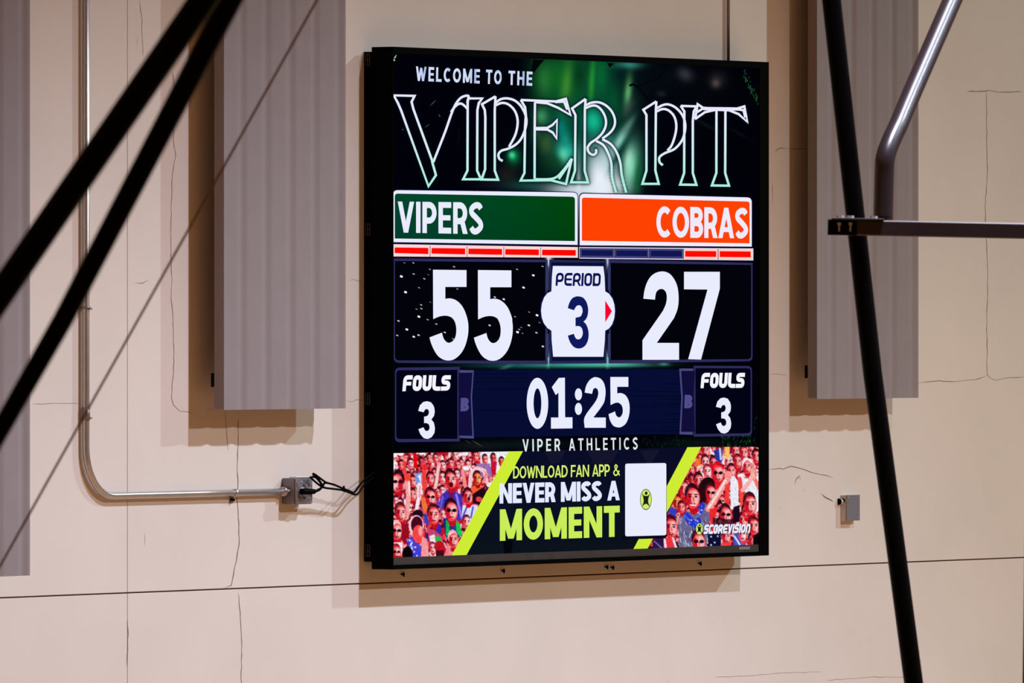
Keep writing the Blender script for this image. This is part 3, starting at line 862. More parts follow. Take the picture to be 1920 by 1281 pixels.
# ---- crowd photographs, painted as a fine grid of LED colours
class Canvas:
    def __init__(s, x0, x1, yt, yb, S=2):
        s.x0, s.x1, s.S = x0, x1, S
        s.yt, s.yb = yt, yb                     # functions of px
        s.ylo = min(yt(x0), yt(x1)) - 2; s.yhi = max(yb(x0), yb(x1)) + 2
        s.w = int((x1-x0)*S) + 1; s.h = int((s.yhi-s.ylo)*S) + 1
        s.a = np.zeros((s.h, s.w, 3)); 
        s.Y, s.X = np.mgrid[0:s.h, 0:s.w].astype(float); s.X = s.X/S + x0; s.Y = s.Y/S + s.ylo
    def _win(s, x0, x1, y0, y1):
        S = s.S; j0 = max(0, int((x0-s.x0)*S)); j1 = min(s.w, int((x1-s.x0)*S)+2)
        i0 = max(0, int((y0-s.ylo)*S)); i1 = min(s.h, int((y1-s.ylo)*S)+2)
        return (slice(i0, i1), slice(j0, j1)) if i0 < i1 and j0 < j1 else None
    def mix(s, wn, k, col):
        s.a[wn] = s.a[wn]*(1-k[..., None]) + np.array(col, float)*k[..., None]
    def ell(s, cx, cy, rx, ry, col, ang=0, soft=.5, a=1.0):
        R = max(rx, ry) + 2; wn = s._win(cx-R, cx+R, cy-R, cy+R)
        if wn is None: return
        c, q = math.cos(math.radians(ang)), math.sin(math.radians(ang))
        dx, dy = s.X[wn]-cx, s.Y[wn]-cy; u = dx*c+dy*q; v = -dx*q+dy*c
        d = (1-np.sqrt((u/rx)**2+(v/ry)**2))*min(rx, ry)
        s.mix(wn, np.clip(d/soft+.5, 0, 1)*a, col)
    def line(s, pts, wd, col, soft=.6, a=1.0, w2=None):
        for n_, (p, q) in enumerate(zip(pts[:-1], pts[1:])):
            wn = s._win(min(p[0],q[0])-wd-1, max(p[0],q[0])+wd+1, min(p[1],q[1])-wd-1, max(p[1],q[1])+wd+1)
            if wn is None: continue
            dx, dy = q[0]-p[0], q[1]-p[1]; L = dx*dx+dy*dy or 1
            t = np.clip(((s.X[wn]-p[0])*dx+(s.Y[wn]-p[1])*dy)/L, 0, 1)
            d = np.hypot(s.X[wn]-p[0]-dx*t, s.Y[wn]-p[1]-dy*t)
            s.mix(wn, np.clip((wd/2-d)/soft+.5, 0, 1)*a, col)
    def poly(s, pts, col, a=1.0):
        xs = [p[0] for p in pts]; ys = [p[1] for p in pts]
        wn = s._win(min(xs), max(xs), min(ys), max(ys))
        if wn is None: return
        X, Y = s.X[wn], s.Y[wn]; ins = np.zeros(X.shape, bool)
        for (x1, y1), (x2, y2) in zip(pts, pts[1:]+pts[:1]):
            if y1 == y2: continue
            c = ((y1 > Y) != (y2 > Y)) & (X < (x2-x1)*(Y-y1)/(y2-y1)+x1); ins ^= c
        s.mix(wn, ins*a, col)
    def face(s, x, y, r, skin='red', hair=(50,6,22), lit=1, glasses=False, mouth=True, cap=None, tilt=0):
        pal = {'red': ((250,56,62),(255,190,186),(190,14,34)), 'pink': ((252,132,134),(255,228,228),(214,50,66)),
               'dark': ((206,26,42),(250,110,110),(112,6,22)), 'orange': ((240,70,30),(255,180,110),(150,20,12)),
               'maroon': ((150,14,32),(226,84,90),(80,4,20))}[skin]
        s.ell(x+.1*r, y+.98*r, .34*r, .42*r, pal[2])                               # neck
        s.ell(x-.06*r*lit, y-.26*r, .55*r, .80*r, hair, tilt); s.ell(x-.2*r*lit, y-.62*r, .2*r, .16*r, tuple(min(255, c*1.6+30) for c in hair), soft=2, a=.6)
        s.ell(x+.04*r*lit, y+.14*r, .53*r, .82*r, pal[0], tilt)
        s.ell(x+.2*r*lit, y+.12*r, .3*r, .6*r, pal[1], tilt, soft=2.5, a=.95); s.ell(x+.02*r, y-.34*r, .32*r, .16*r, pal[1], soft=2, a=.6)
        s.ell(x-.30*r*lit, y+.24*r, .18*r, .55*r, pal[2], tilt, soft=1.5, a=.8)
        if cap: s.ell(x, y-.62*r, .64*r, .46*r, cap)
        if glasses:
            s.ell(x-.2*r, y+.0*r, .2*r, .15*r, (24,4,20)); s.ell(x+.27*r, y+.02*r, .2*r, .15*r, (24,4,20))
        else:
            for q in (-.2, .26):
                s.ell(x+q*r, y+.0*r, .11*r, .08*r, (80,4,24))
                s.line([(x+(q-.13)*r, y-.17*r), (x+(q+.13)*r, y-.18*r)], .08*r, (80,8,24))
        s.line([(x+.05*r, y+.05*r), (x+.09*r, y+.36*r)], .09*r, pal[2], a=.7)
        if mouth: s.ell(x+.04*r, y+.60*r, .18*r, .12*r, (96,0,20)); s.ell(x+.04*r, y+.57*r, .11*r, .05*r, (250,170,176))
        else: s.line([(x-.12*r, y+.58*r), (x+.2*r, y+.58*r)], .09*r, (100,4,20))
    def build(s, name, label):
        nx = int(s.x1-s.x0)+1; xs = np.linspace(s.x0, s.x1, nx)
        ny = int(max(s.yb(s.x0)-s.yt(s.x0), s.yb(s.x1)-s.yt(s.x1)))+1
        V3 = []; cols = []
        b = s.a; k = np.zeros_like(b); n = 0
        for di in (-1,0,1):
            for dj in (-1,0,1): k += np.roll(np.roll(b, di, 0), dj, 1)*(2-abs(di))*(2-abs(dj)); n += (2-abs(di))*(2-abs(dj))
        b = k/n
        g = np.random.default_rng(5).normal(0, 1, b.shape[:2]); g = (g + np.roll(g, 1, 0) + np.roll(g, 1, 1) + np.roll(g, (1, 1), (0, 1)))/2
        b = np.clip(b*(1 + .09*g[..., None]) + 4*g[..., None], 0, 255)
        for j in range(ny):
            for x in xs:
                y = s.yt(x) + (s.yb(x)-s.yt(x))*j/(ny-1)
                V3.append(tuple(W(x, y, SD + 2*STEP)))
                cols.append(b[min(s.h-1, max(0, int(round((y-s.ylo)*s.S)))), min(s.w-1, int(round((x-s.x0)*s.S)))])
        idx = np.arange(nx*ny).reshape(ny, nx)
        F = np.stack([idx[:-1,:-1], idx[1:,:-1], idx[1:,1:], idx[:-1,1:]], -1).reshape(-1, 4)
        me = bpy.data.meshes.new(name); me.from_pydata(V3, [], F.tolist()); me.materials.append(MS)
        set_col(me, np_lin(np.array(cols)))
        o = bpy.data.objects.new(name, me); COL.objects.link(o); o.parent = screen; o['label'] = label

def base_crowd(C, rn, y0, y1):
    C.a[:] = (200, 14, 36)
    SK = ['red','red','pink','pink','red','red','dark']
    SH = [(235,20,36),(255,120,128),(255,235,240),(70,46,180),(200,16,40),(255,70,80),(40,30,120),(120,10,30),(255,190,195)]
    y = y0; row = 0
    while y < y1 + 20:
        r = 8.5 + 6*(y-y0)/(y1-y0)
        x = C.x0 - 4 + rn.uniform(0, 6)
        while x < C.x1 + 8:
            yy = y + rn.uniform(-6, 6)
            sh = rn.choice(SH)
            C.ell(x, yy+2.1*r, 1.05*r, 1.35*r, sh); C.ell(x+.35*r, yy+2.0*r, .4*r, 1.0*r, tuple(min(255, c+60) for c in sh), soft=3, a=.6)
            if rn.random() < .16:
                ax = x+rn.uniform(-6, 6); C.line([(ax, yy+1.2*r), (ax+rn.uniform(-4,4), yy-1.6*r)], .42*r, rn.choice([(255,170,172),(240,50,60),(255,215,218)])); 
            C.face(x, yy, r, rn.choice(SK), rn.choice([(44,6,24),(30,4,20),(90,10,22),(60,8,30),(120,30,40)]), rn.choice([1,1,-1]), rn.random()<.18, rn.random()<.5, cap=rn.choice([None]*6+[(255,235,240),(200,20,40)]))
            x += r*rn.uniform(1.15, 1.6)
        y += r*1.35; row += 1
    for q in range(260):
        x = rn.uniform(C.x0, C.x1); y = rn.uniform(y0, y1)
        C.line([(x, y), (x+rn.uniform(-5, 5), y+rn.uniform(-7, 7))], rn.uniform(.8, 2.0), rn.choice([(255,235,240),(255,180,185),(255,205,215),(90,4,24),(40,4,22),(250,40,50),(80,60,190),(150,10,34)]), a=rn.uniform(.3, .75))

cl = Canvas(737, 985, lambda x: 850 - (x-737)*.0145, sbot)
rn = random.Random(21)
base_crowd(cl, rn, 850, 1050)
zl = lambda x, y: (680 + x*.19518, 830 + y*.19518)
def F_(C, z, x, y, r, *a, **k): p = z(x, y); C.face(p[0], p[1], r, *a, **k)
def L_(C, z, pts, wd, col, **k): C.line([z(*p) for p in pts], wd, col, **k)
def G_(C, z, pts, col, a=1.0): C.poly([z(*p) for p in pts], col, a)
G_(cl, zl, [(1130,60),(1560,60),(1400,260),(1290,300),(1220,220),(1130,210)], (236,236,250))
for x, y, s_ in [(370,215,'red'),(460,200,'pink'),(565,190,'dark'),(640,150,'red'),(770,220,'pink'),(845,200,'red'),(912,218,'red'),(1012,215,'pink'),(1085,130,'red'),(1175,160,'red'),(1255,150,'dark'),(1335,185,'orange'),(700,150,'red'),(890,120,'pink')]:
    F_(cl, zl, x, y, 10, s_, (40,6,24))
G_(cl, zl, [(1090,200),(1220,200),(1250,330),(1120,330)], (150,110,170)); G_(cl, zl, [(1230,190),(1290,180),(1280,290),(1240,330)], (196,14,50))
L_(cl, zl, [(500,110),(510,230)], 7, (225,10,20)); L_(cl, zl, [(400,190),(410,330)], 6, (248,60,60))
F_(cl, zl, 905, 300, 10, 'pink'); F_(cl, zl, 990, 280, 10, 'red', (90,20,40), cap=(255,240,244))
F_(cl, zl, 650, 345, 13, 'red', (50,6,20), glasses=False); F_(cl, zl, 765, 335, 12, 'pink', (60,10,30))
F_(cl, zl, 765, 460, 10, 'pink'); F_(cl, zl, 480, 370, 12, 'red', (60,6,30)); F_(cl, zl, 480, 500, 13, 'red', (70,10,26), mouth=True)
L_(cl, zl, [(735,205),(720,300),(700,430)], 6, (255,196,196)); cl.ell(*zl(732,205), 4, 4, (255,160,160))
G_(cl, zl, [(500,310),(560,280),(580,400),(520,410)], (120,150,230)); G_(cl, zl, [(530,320),(560,300),(560,390)], (235,240,255))
L_(cl, zl, [(590,250),(590,400),(615,640)], 8, (246,60,56)); cl.ell(*zl(600,235), 6, 6, (232,40,50))
L_(cl, zl, [(545,400),(540,520),(515,660)], 7, (255,226,230)); L_(cl, zl, [(550,420),(545,520)], 3, (250,140,150))
G_(cl, zl, [(560,520),(620,540),(620,640),(580,700)], (250,110,50))
L_(cl, zl, [(430,340),(440,520),(420,720)], 9, (255,160,158)); L_(cl, zl, [(445,380),(450,500)], 3, (255,228,228)); cl.ell(*zl(430,335), 6, 7, (246,66,44))
# orange shouting man with arms over his head
L_(cl, zl, [(1030,420),(1040,290),(1100,245),(1170,270),(1190,380)], 7, (255,196,200)); L_(cl, zl, [(960,270),(985,420)], 7, (255,140,140)); L_(cl, zl, [(1190,300),(1160,380)], 5, (255,130,140))
G_(cl, zl, [(1040,420),(1150,420),(1140,500),(1060,500)], (250,90,40)); F_(cl, zl, 1100, 340, 14, 'orange', (60,8,26))
G_(cl, zl, [(1050,500),(1170,420),(1180,520),(1130,590),(1060,590)], (30,6,24)); cl.ell(*zl(1118,545), 6, 5, (240,60,60))
# man in blue jacket
G_(cl, zl, [(760,500),(800,460),(880,470),(955,500),(960,620),(950,745),(880,740),(740,660),(738,560)], (62,44,178))
L_(cl, zl, [(900,500),(950,720)], 4, (150,120,220)); L_(cl, zl, [(770,520),(745,640)], 4, (110,90,210)); G_(cl, zl, [(820,470),(880,470),(870,560),(830,520)], (110,20,90))
F_(cl, zl, 845, 350, 19, 'red', (44,8,24), tilt=-8); cl.ell(*zl(850,405), 4, 5, (80,0,16))
# yelling man right
G_(cl, zl, [(960,600),(1110,600),(1080,690),(1040,760),(950,720)], (222,222,246)); L_(cl, zl, [(1000,620),(960,720)], 3, (60,60,200)); L_(cl, zl, [(1060,620),(1040,720)], 3, (70,70,210))
F_(cl, zl, 1010, 515, 16, 'red', (48,6,24)); cl.ell(*zl(1020,540), 3, 4, (90,0,20)); F_(cl, zl, 1000, 760, 13, 'pink', (90,20,40))
F_(cl, zl, 650, 520, 18, 'red', (60,10,26), glasses=True); F_(cl, zl, 775, 690, 12, 'pink', (130,40,70))
# left edge people
F_(cl, zl, 335, 375, 21, 'red', (34,6,24), lit=-1, glasses=True); F_(cl, zl, 320, 560, 10, 'pink')
F_(cl, zl, 365, 670, 19, 'red', (80,16,30)); F_(cl, zl, 325, 845, 19, 'red', (240,190,196), glasses=True); G_(cl, zl, [(300,960),(380,960),(385,1080),(300,1000)], (248,226,232)); F_(cl, zl, 325, 1050, 15, 'red', (130,30,40), glasses=True)
G_(cl, zl, [(380,780),(440,780),(450,930),(400,990),(370,900)], (150,10,30)); cl.ell(*zl(530,690), 10, 9, (34,8,34))
G_(cl, zl, [(590,690),(620,690),(640,800),(590,770)], (50,60,190)); G_(cl, zl, [(700,760),(750,790),(760,860),(720,900)], (50,40,170))
# centre man and green vest man
G_(cl, zl, [(620,820),(700,850),(760,900),(790,1000),(640,960)], (200,60,110)); G_(cl, zl, [(690,900),(740,900),(770,960),(700,960)], (40,180,80)); G_(cl, zl, [(640,900),(690,880),(700,960),(650,950)], (250,226,232))
F_(cl, zl, 680, 690, 20, 'red', (70,16,30), mouth=False)
G_(cl, zl, [(770,740),(810,720),(900,740),(960,880),(930,910),(800,910)], (30,40,130)); G_(cl, zl, [(800,740),(830,760),(840,900),(800,890)], (20,180,70)); G_(cl, zl, [(890,730),(930,780),(960,880),(930,905),(900,850)], (26,196,80)); G_(cl, zl, [(850,800),(900,800),(890,860),(860,850)], (40,50,150))
F_(cl, zl, 850, 650, 22, 'red', (36,4,28), glasses=True, mouth=False)
# seen-from-behind fair head with blue garland
G_(cl, zl, [(430,940),(470,900),(560,1000),(600,1120),(440,1120)], (70,60,200))
for k in range(46): 
    t = rn.random(); p = zl(440 + 110*t + rn.uniform(-26,26), 930 + 190*t); cl.ell(p[0], p[1], 1.6, 1.6, rn.choice([(236,236,255),(50,50,210),(110,110,230)]))
cl.ell(*zl(515,800), 14, 20, (255,206,214)); cl.ell(*zl(520,790), 11, 16, (70,8,30)); cl.ell(*zl(535,880), 11, 17, (250,66,70)); cl.ell(*zl(555,850), 4, 9, (255,160,160), soft=2)
G_(cl, zl, [(570,900),(620,930),(640,1110),(560,1110)], (255,150,156)); G_(cl, zl, [(650,1000),(700,1000),(710,1110),(645,1110)], (246,206,214)); F_(cl, zl, 670, 1010, 11, 'pink', (120,30,60))
cl.ell(*zl(735,1000), 9, 11, (190,16,34)); G_(cl, zl, [(700,1040),(780,1030),(780,1110),(705,1110)], (70,6,24))
F_(cl, zl, 870, 930, 17, 'red', (245,170,180)); G_(cl, zl, [(810,960),(850,1000),(840,1110),(790,1110)], (240,130,140))
cl.ell(*zl(430,1075), 10, 15, (10,2,8)); G_(cl, zl, [(300,1090),(385,1090),(385,1130),(300,1130)], (190,10,20))
cl.build('crowd_picture', 'red tinted picture of cheering fans left of the slogan')

cr = Canvas(1180, 1423, lambda x: max(838.2, 842.2 - (x-1180)*.03), sbot)
rn = random.Random(9)
base_crowd(cr, rn, 842, 1035)
zr = lambda x, y: (1180 + x*.19512, 830 + y*.19512)
for x, y, s_, h_ in [(730,70,'red',(40,6,20)),(1020,80,'red',(60,6,20)),(1100,95,'red',(100,14,26)),(1220,130,'red',(50,4,14)),(950,180,'pink',(250,200,190)),(1040,180,'red',(90,20,34)),(730,185,'pink',(70,10,24)),(810,195,'red',(60,10,24)),(690,285,'pink',(250,190,190)),(750,275,'pink',(120,30,50)),(1160,240,'red',(250,236,244)),(980,270,'red',(56,8,30))]:
    F_(cr, zr, x, y, 14, s_, h_)
G_(cr, zr, [(810,80),(850,60),(900,60),(890,190),(830,170)], (40,50,150)); L_(cr, zr, [(870,60),(880,160)], 4, (200,205,240)); L_(cr, zr, [(940,50),(940,130)], 9, (250,190,90))
G_(cr, zr, [(640,150),(690,150),(680,220),(630,240)], (240,110,40))
# white boards
G_(cr, zr, [(970,320),(1010,320),(1050,380),(1050,640),(975,640)], (232,234,250)); G_(cr, zr, [(1070,340),(1160,345),(1245,400),(1245,640),(1200,700),(1180,560),(1110,470),(1080,470)], (234,236,250))
L_(cr, zr, [(1060,350),(1075,480),(1090,620)], 8, (248,70,60)); L_(cr, zr, [(1090,460),(1160,370),(1195,250)], 8, (255,176,170)); L_(cr, zr, [(1195,260),(1200,340),(1245,440)], 7, (250,110,110))
F_(cr, zr, 1130, 225, 15, 'red', (240,226,240))
L_(cr, zr, [(1185,270),(1195,340)], 7, (255,170,160))
F_(cr, zr, 665, 365, 16, 'red', (44,6,24)); F_(cr, zr, 525, 440, 17, 'red', (120,20,34)); F_(cr, zr, 460, 570, 15, 'orange', (120,10,16))
F_(cr, zr, 850, 290, 20, 'red', (214,10,30), glasses=True); G_(cr, zr, [(800,360),(880,380),(860,470),(810,430)], (225,20,40))
# long haired woman with sunglasses
cr.ell(*zr(740,440), 15, 22, (34,6,14), 20); cr.ell(*zr(700,520), 9, 14, (40,6,14)); F_(cr, zr, 780, 480, 18, 'red', (56,14,24), glasses=True)
G_(cr, zr, [(700,570),(760,600),(780,760),(700,760)], (110,100,140))
# raised arms
L_(cr, zr, [(760,640),(850,500),(950,340)], 11, (255,150,146)); L_(cr, zr, [(765,625),(850,490),(940,340)], 4, (255,222,220)); cr.ell(*zr(950,320), 7, 9, (255,150,150)); L_(cr, zr, [(940,420),(940,600)], 8, (244,60,56)); G_(cr, zr, [(770,640),(850,620),(820,740),(780,780)], (244,40,44))
# big man in grey shirt and blue garland
G_(cr, zr, [(470,800),(500,690),(560,660),(700,690),(760,760),(740,1030),(480,1030)], (104,100,140))
for k in range(60):
    t = rn.random(); p = zr(rn.uniform(480, 750), rn.uniform(720, 1020)); cr.line([p, (p[0]+rn.uniform(-4,4), p[1]+rn.uniform(4,10))], 1.8, rn.choice([(150,150,180),(60,56,96),(190,190,214)]))
G_(cr, zr, [(505,680),(560,670),(640,760),(700,680),(730,600),(700,570),(660,620),(690,770),(640,830),(560,780)], (34,50,200))
for k in range(44):
    t = rn.random(); p = zr(*( (510+120*t, 680+120*t) if rn.random()<.5 else (640+60*t, 800-200*t))); cr.ell(p[0]+rn.uniform(-3,3), p[1]+rn.uniform(-3,3), 1.4, 1.6, rn.choice([(200,210,250),(30,40,190),(90,110,230)]))
G_(cr, zr, [(380,620),(460,640),(440,730),(380,680)], (50,60,190)); F_(cr, zr, 500, 620, 12, 'red')
F_(cr, zr, 608, 520, 24, 'red', (48,8,26)); cr.line([zr(585,600), zr(635,605)], 2.4, (255,225,225))
# lower faces
F_(cr, zr, 400, 810, 22, 'red', (70,6,24)); G_(cr, zr, [(330,930),(430,900),(450,1030),(330,1030)], (238,50,60)); L_(cr, zr, [(340,940),(350,1020)], 4, (240,236,250)); L_(cr, zr, [(420,920),(450,1020)], 4, (236,220,240)); G_(cr, zr, [(225,930),(330,900),(330,1030),(225,1030)], (40,20,70)); L_(cr, zr, [(240,950),(320,1020)], 3, (110,90,160))
F_(cr, zr, 925, 690, 20, 'red', (50,8,24), glasses=True); F_(cr, zr, 1095, 740, 15, 'red', (50,4,20)); F_(cr, zr, 1120, 660, 14, 'red')
F_(cr, zr, 1160, 590, 22, 'red', (70,10,24)); F_(cr, zr, 1195, 800, 18, 'red', (90,14,26)); G_(cr, zr, [(1000,620),(1060,600),(1060,760),(1000,780)], (26,6,30))
G_(cr, zr, [(750,880),(880,870),(880,1010),(760,1010)], (14,14,50))
for x, y in [(785,905),(850,900),(785,985),(820,960)]: cr.ell(*zr(x, y), 1.6, 1.6, (220,225,250))
F_(cr, zr, 665, 950, 22, 'red', (60,6,20), glasses=True); F_(cr, zr, 930, 900, 15, 'red'); G_(cr, zr, [(890,970),(960,950),(990,1010),(880,1010)], (244,60,64))
G_(cr, zr, [(1000,880),(1060,860),(1120,920),(1120,1000),(1000,1000)], (70,80,190)); L_(cr, zr, [(1010,900),(1060,980)], 3, (220,224,250)); F_(cr, zr, 1085, 880, 14, 'pink', (150,40,60)); G_(cr, zr, [(1190,900),(1245,860),(1245,1000),(1190,1000)], (12,2,12)); G_(cr, zr, [(800,720),(1000,740),(1000,800),(800,800)], (20,4,24), .7)
cr.build('crowd_picture', 'red tinted picture of cheering fans right of the slogan')

# ---- slogan strip
sl = Art()
LIME = (206, 236, 52)
sl.poly([(980.5,846.3),(1289,838.6),(1185.5,1034.8),(872,1046)], lambda x, y: (10, 12 + (y-840)*.03, 34 + 8*math.sin(x*.02)), 3)
for a, b in ((1020,1062),(1100,1160),(1200,1236)):
    sl.poly([(a,845),(b,844),(b-14,868),(a+14,871)], (20,20,44), 4)
sl.poly([(943,1016),(962,1014),(958,1043.3),(946,1043.6)], (5,5,14), 4)  # dark pillar below the slogan: reflected shade painted into the strip
sl.poly([(954,846.6),(980.5,846.3),(872,1046),(844,1046.6)], LIME, 5)
sl.poly([(1289,838.8),(1315,838.4),(1212,1033.2),(1185.5,1033.8)], LIME, 5)
sl.poly([(1165,1006),(1252,1003),(1248,1009.5),(1165,1012)], (8,8,24), 6)
text(sl, 'DOWNLOAD FAN APP &', [(962.5,874.5),(1162,870.4),(1162,892.6),(962,897.5)], (214,240,110), 8, t=.155, gap=.045, space=.34, shadow=((12,14,30),(.8,1.2)))
text(sl, 'NEVER MISS A', [(936.6,906.8),(1162,901.6),(1162,938.2),(936.6,944.5)], (228,234,255), 8, t=.23, gap=.045, space=.3, shadow=((8,12,60),(.9,1.4)))
text(sl, 'MOMENT', [(937.2,955.4),(1162,948.3),(1162,1006.5),(937.2,1014.5)], (200,236,90), 8, t=.23, gap=.07, shadow=((8,10,24),(1,1.6)))
sl.build('slogan_strip', screen)
qc = Art()
qc.poly(rq(1171.4,869,1250,867.6,1005,1007.4,4,'tl tr br bl'), (12,12,40), 7)
qc.poly(rq(1172.2,869.6,1249.3,868.4,1003.8,1006,4,'tl tr br bl'), (233,236,253), 8)
def emblem(a, cx, cy, rx, ry, l):
    a.ell(cx, cy, rx*1.05, ry*1.04, (40,60,40), l); a.ell(cx, cy, rx*.96, ry*.96, (206,236,110), l+1)
    D = (26, 34, 24)
    a.ell(cx+rx*.05, cy-ry*.62, rx*.26, ry*.17, D, l+2, 16)
    a.poly([(cx+rx*x, cy+ry*y) for x, y in [(-.72,-.66),(-.3,-.36),(.36,-.36),(.78,-.62),(.5,-.2),(.4,.1),(.48,.4),(.8,.78),(.3,.5),(0,.42),(-.3,.5),(-.74,.74),(-.46,.36),(-.38,.1),(-.48,-.22)]], D, l+2)
emblem(qc, 1211, 936.8, 10.5, 19, 9)
qc.build('white_card', screen)
lg = Art()
emblem(lg, 1311.3, 992, 6.6, 11, 6)
text(lg, 'SCOREVISION', [(1320,983.8),(1408,982.2),(1407,999.3),(1319,1001.8)], (236,236,252), 8, t=.26, gap=.05, face=tech, slant=.12, shadow=((30,10,40),(1,1.2)))
lg.build('maker_lettering', screen)
adopt(SB)

# ------------------------------------------------------------------ conduits, boxes and cables
U = 0.0022
def conduit_main():
    root = empty('conduit', W(161, 850, 0), 'galvanised conduit running down the wall, bending right into a junction box', 'conduit')
    d = 0.020; r = 0.0138
    pa = W(160.8, -260, d); pb = W(161.2, 838, d)
    h0 = W(212, 929.5, d); h1 = W(533, 922.5, d)
    zc = 0.5*(h0.z + h1.z)
    x0 = pb.x; Rb = pb.z - zc
    xe = h0.x
    pts = [(x0, -d, pa.z), (x0, -d, pb.z + .2)]
    for k in range(13):
        a = math.pi/2*k/12
        pts.append((x0 + (xe-x0)*(1-math.cos(a)), -d, zc + Rb*(1-math.sin(a))))
    pts += [((xe + h1.x)/2, -d, zc), (h1.x, -d, zc)]
    V, F = tube_geo(pts, r, 20)
    recalc(mesh_obj('pipe', V, F, M_EMT, root, True))
    def ringv(z, l, rr, m=M_EMT2):
        tube('coupling', [(x0, -d, z), (x0, -d, z - l)], rr, m, root, 18)
    ringv(W(161, 574, d).z, 0.011, r*1.28); ringv(W(161, 764, d).z, 0.05, r*1.16)
    for py in (577, 782):
        z = W(161, py, d).z
        tube('set_screw', [(x0+.004, -d-r, z-.004), (x0+.006, -d-r-.012, z-.004)], 0.004, M_BOLT, root, 8)
    xs = W(441, 925, d).x
    tube('strap', [(xs-.012, -d, zc), (xs+.012, -d, zc)], r*1.15, M_EMT, root, 18)
    MB().box(xs-.012, xs+.012, -.004, -.001, zc-.04, zc-.01).build('strap_foot', M_EMT2, root)
    tube('strap_bolt', [(xs-.006, -.001, zc-.026), (xs-.006, -.02, zc-.028)], .005, M_RUBBER, root, 8)
    adopt(root)
    return zc
zc = conduit_main()

# upper conduit that drops behind the scoreboard
root = empty('conduit', W(1365, 117, 0), 'thin grey conduit dropping to the top right of the scoreboard', 'conduit')
p0 = W(1365.5, -200, 0.012); 
tube('pipe', [(p0.x, -0.012, p0.z), (p0.x, -0.012, W(1365, 112, 0.012).z - .03)], 0.0068, M_EMT2, root, 14)
adopt(root)

# junction box where the conduit ends
BD = 0.064
bx0 = W(553.5, 920, BD).x; bx1 = W(586, 920, BD).x
bz1 = W(570, 896.5, BD).z; bz0 = W(570, 945.5, BD).z
jb = empty('junction_box', ((bx0+bx1)/2, 0, bz0), 'galvanised square junction box feeding black cords to the scoreboard', 'junction box')
MB().box(bx0, bx1, -BD+.004, -.001, bz0, bz1).build('body', M_BOX, jb, bev=.003)
MB().box(bx0+.002, bx1-.002, -BD-.001, -BD+.004, bz0+.003, bz1-.003).build('cover', M_COVER, jb, bev=.001)
MB().box(bx0-.003, bx0+.012, -BD-.006, -BD-.001, bz0+.012, bz1-.014).build('cover_strap', M_EMT2, jb, bev=.001)
def ring(name, x, z, rr, y0, y1, m, parent, axis='y', n=20, hole=.6):
    V = []; F = []
    for k in range(n):
        a = 2*math.pi*k/n; c, s_ = math.cos(a), math.sin(a)
        for (q, yy) in ((rr, y0), (rr, y1), (rr*hole, y1), (rr*hole, y0)): V.append((x + q*c, yy, z + q*s_))
    for k in range(n):
        a, b = 4*k, 4*((k+1) % n)
        for i in range(4): F.append((a+i, a+(i+1) % 4, b+(i+1) % 4, b+i))
    return recalc(mesh_obj(name, V, F, m, parent))
xr_, zr_ = WZ(566, 920, BD); ring('bushing', xr_, zr_, .013, -BD-.001, -BD-.006, M_WHITEM, jb)
xr2, zr2 = WZ(579, 919.5, BD); ring('bushing', xr2, zr2, .012, -BD-.001, -BD-.005, M_WHITEM, jb)
for px, py in ((564.5,904.5),(576.5,904),(564.5,936),(579,935)):
    x, z = WZ(px, py, BD); tube('cover_screw', [(x, -BD-.001, z), (x, -BD-.004, z)], .0035, M_BOLT, jb, 10)
cn = tube('conduit_connector', [(bx0-.03, -.020, zc), (bx0+.001, -.020, zc)], .0185, M_EMT, jb, 18)
tube('lock_screw', [(bx0-.020, -.038, zc+.004), (bx0-.020, -.05, zc+.004)], .0045, M_BOLT, jb, 8)
MB().box(bx0+.008, bx1-.004, -BD+.002, -.03, bz1-.001, bz1+.005).build('top_flange', M_EMT, jb, bev=.001)
adopt(jb)

Zj = lambda x, y, d: W(500 + x/8.727, 860 + y/8.727, d)
pc = empty('power_cords', Zj(560, 540, .07), 'black looped power cords plugged into junction box beside scoreboard', 'power cords')
tube('plug', [Zj(562, 538, .080), Zj(600, 540, .083), Zj(700, 540, .095), Zj(780, 540, .10)], [.011, .0128, .0128, .010], M_RUBBER, pc, 14)
def cord(pts, r=.0043):
    tube('cord', catmull([tuple(Zj(*p)) for p in pts], 6), r, M_RUBBER, pc, 10)
cord([(770,540,.10),(850,505,.10),(915,462,.10),(955,400,.10),(1100,428,.095),(1235,485,.09),(1340,525,.085),(1425,555,.08),(1500,465,.075),(1560,390,.07),(1650,310,.065),(1760,230,.06)])
cord([(712,304,.079),(745,335,.08),(800,385,.09),(870,440,.095),(950,478,.095),(1100,498,.09),(1240,518,.088),(1360,560,.084),(1450,590,.08),(1510,555,.075),(1590,440,.07),(1680,360,.065),(1780,300,.06)])
cord([(780,548,.10),(860,515,.10),(905,460,.105),(870,385,.105),(825,330,.105),(760,255,.105),(790,262,.11),(870,320,.11),(960,385,.105),(1000,400,.1)])
cord([(722,312,.079),(770,300,.085),(840,335,.1),(890,400,.105),(925,470,.1)])
tube('cable_tie', [Zj(1262, 450, .092), Zj(1268, 545, .09)], .0045, M_RUBBER, pc, 8)
adopt(pc)

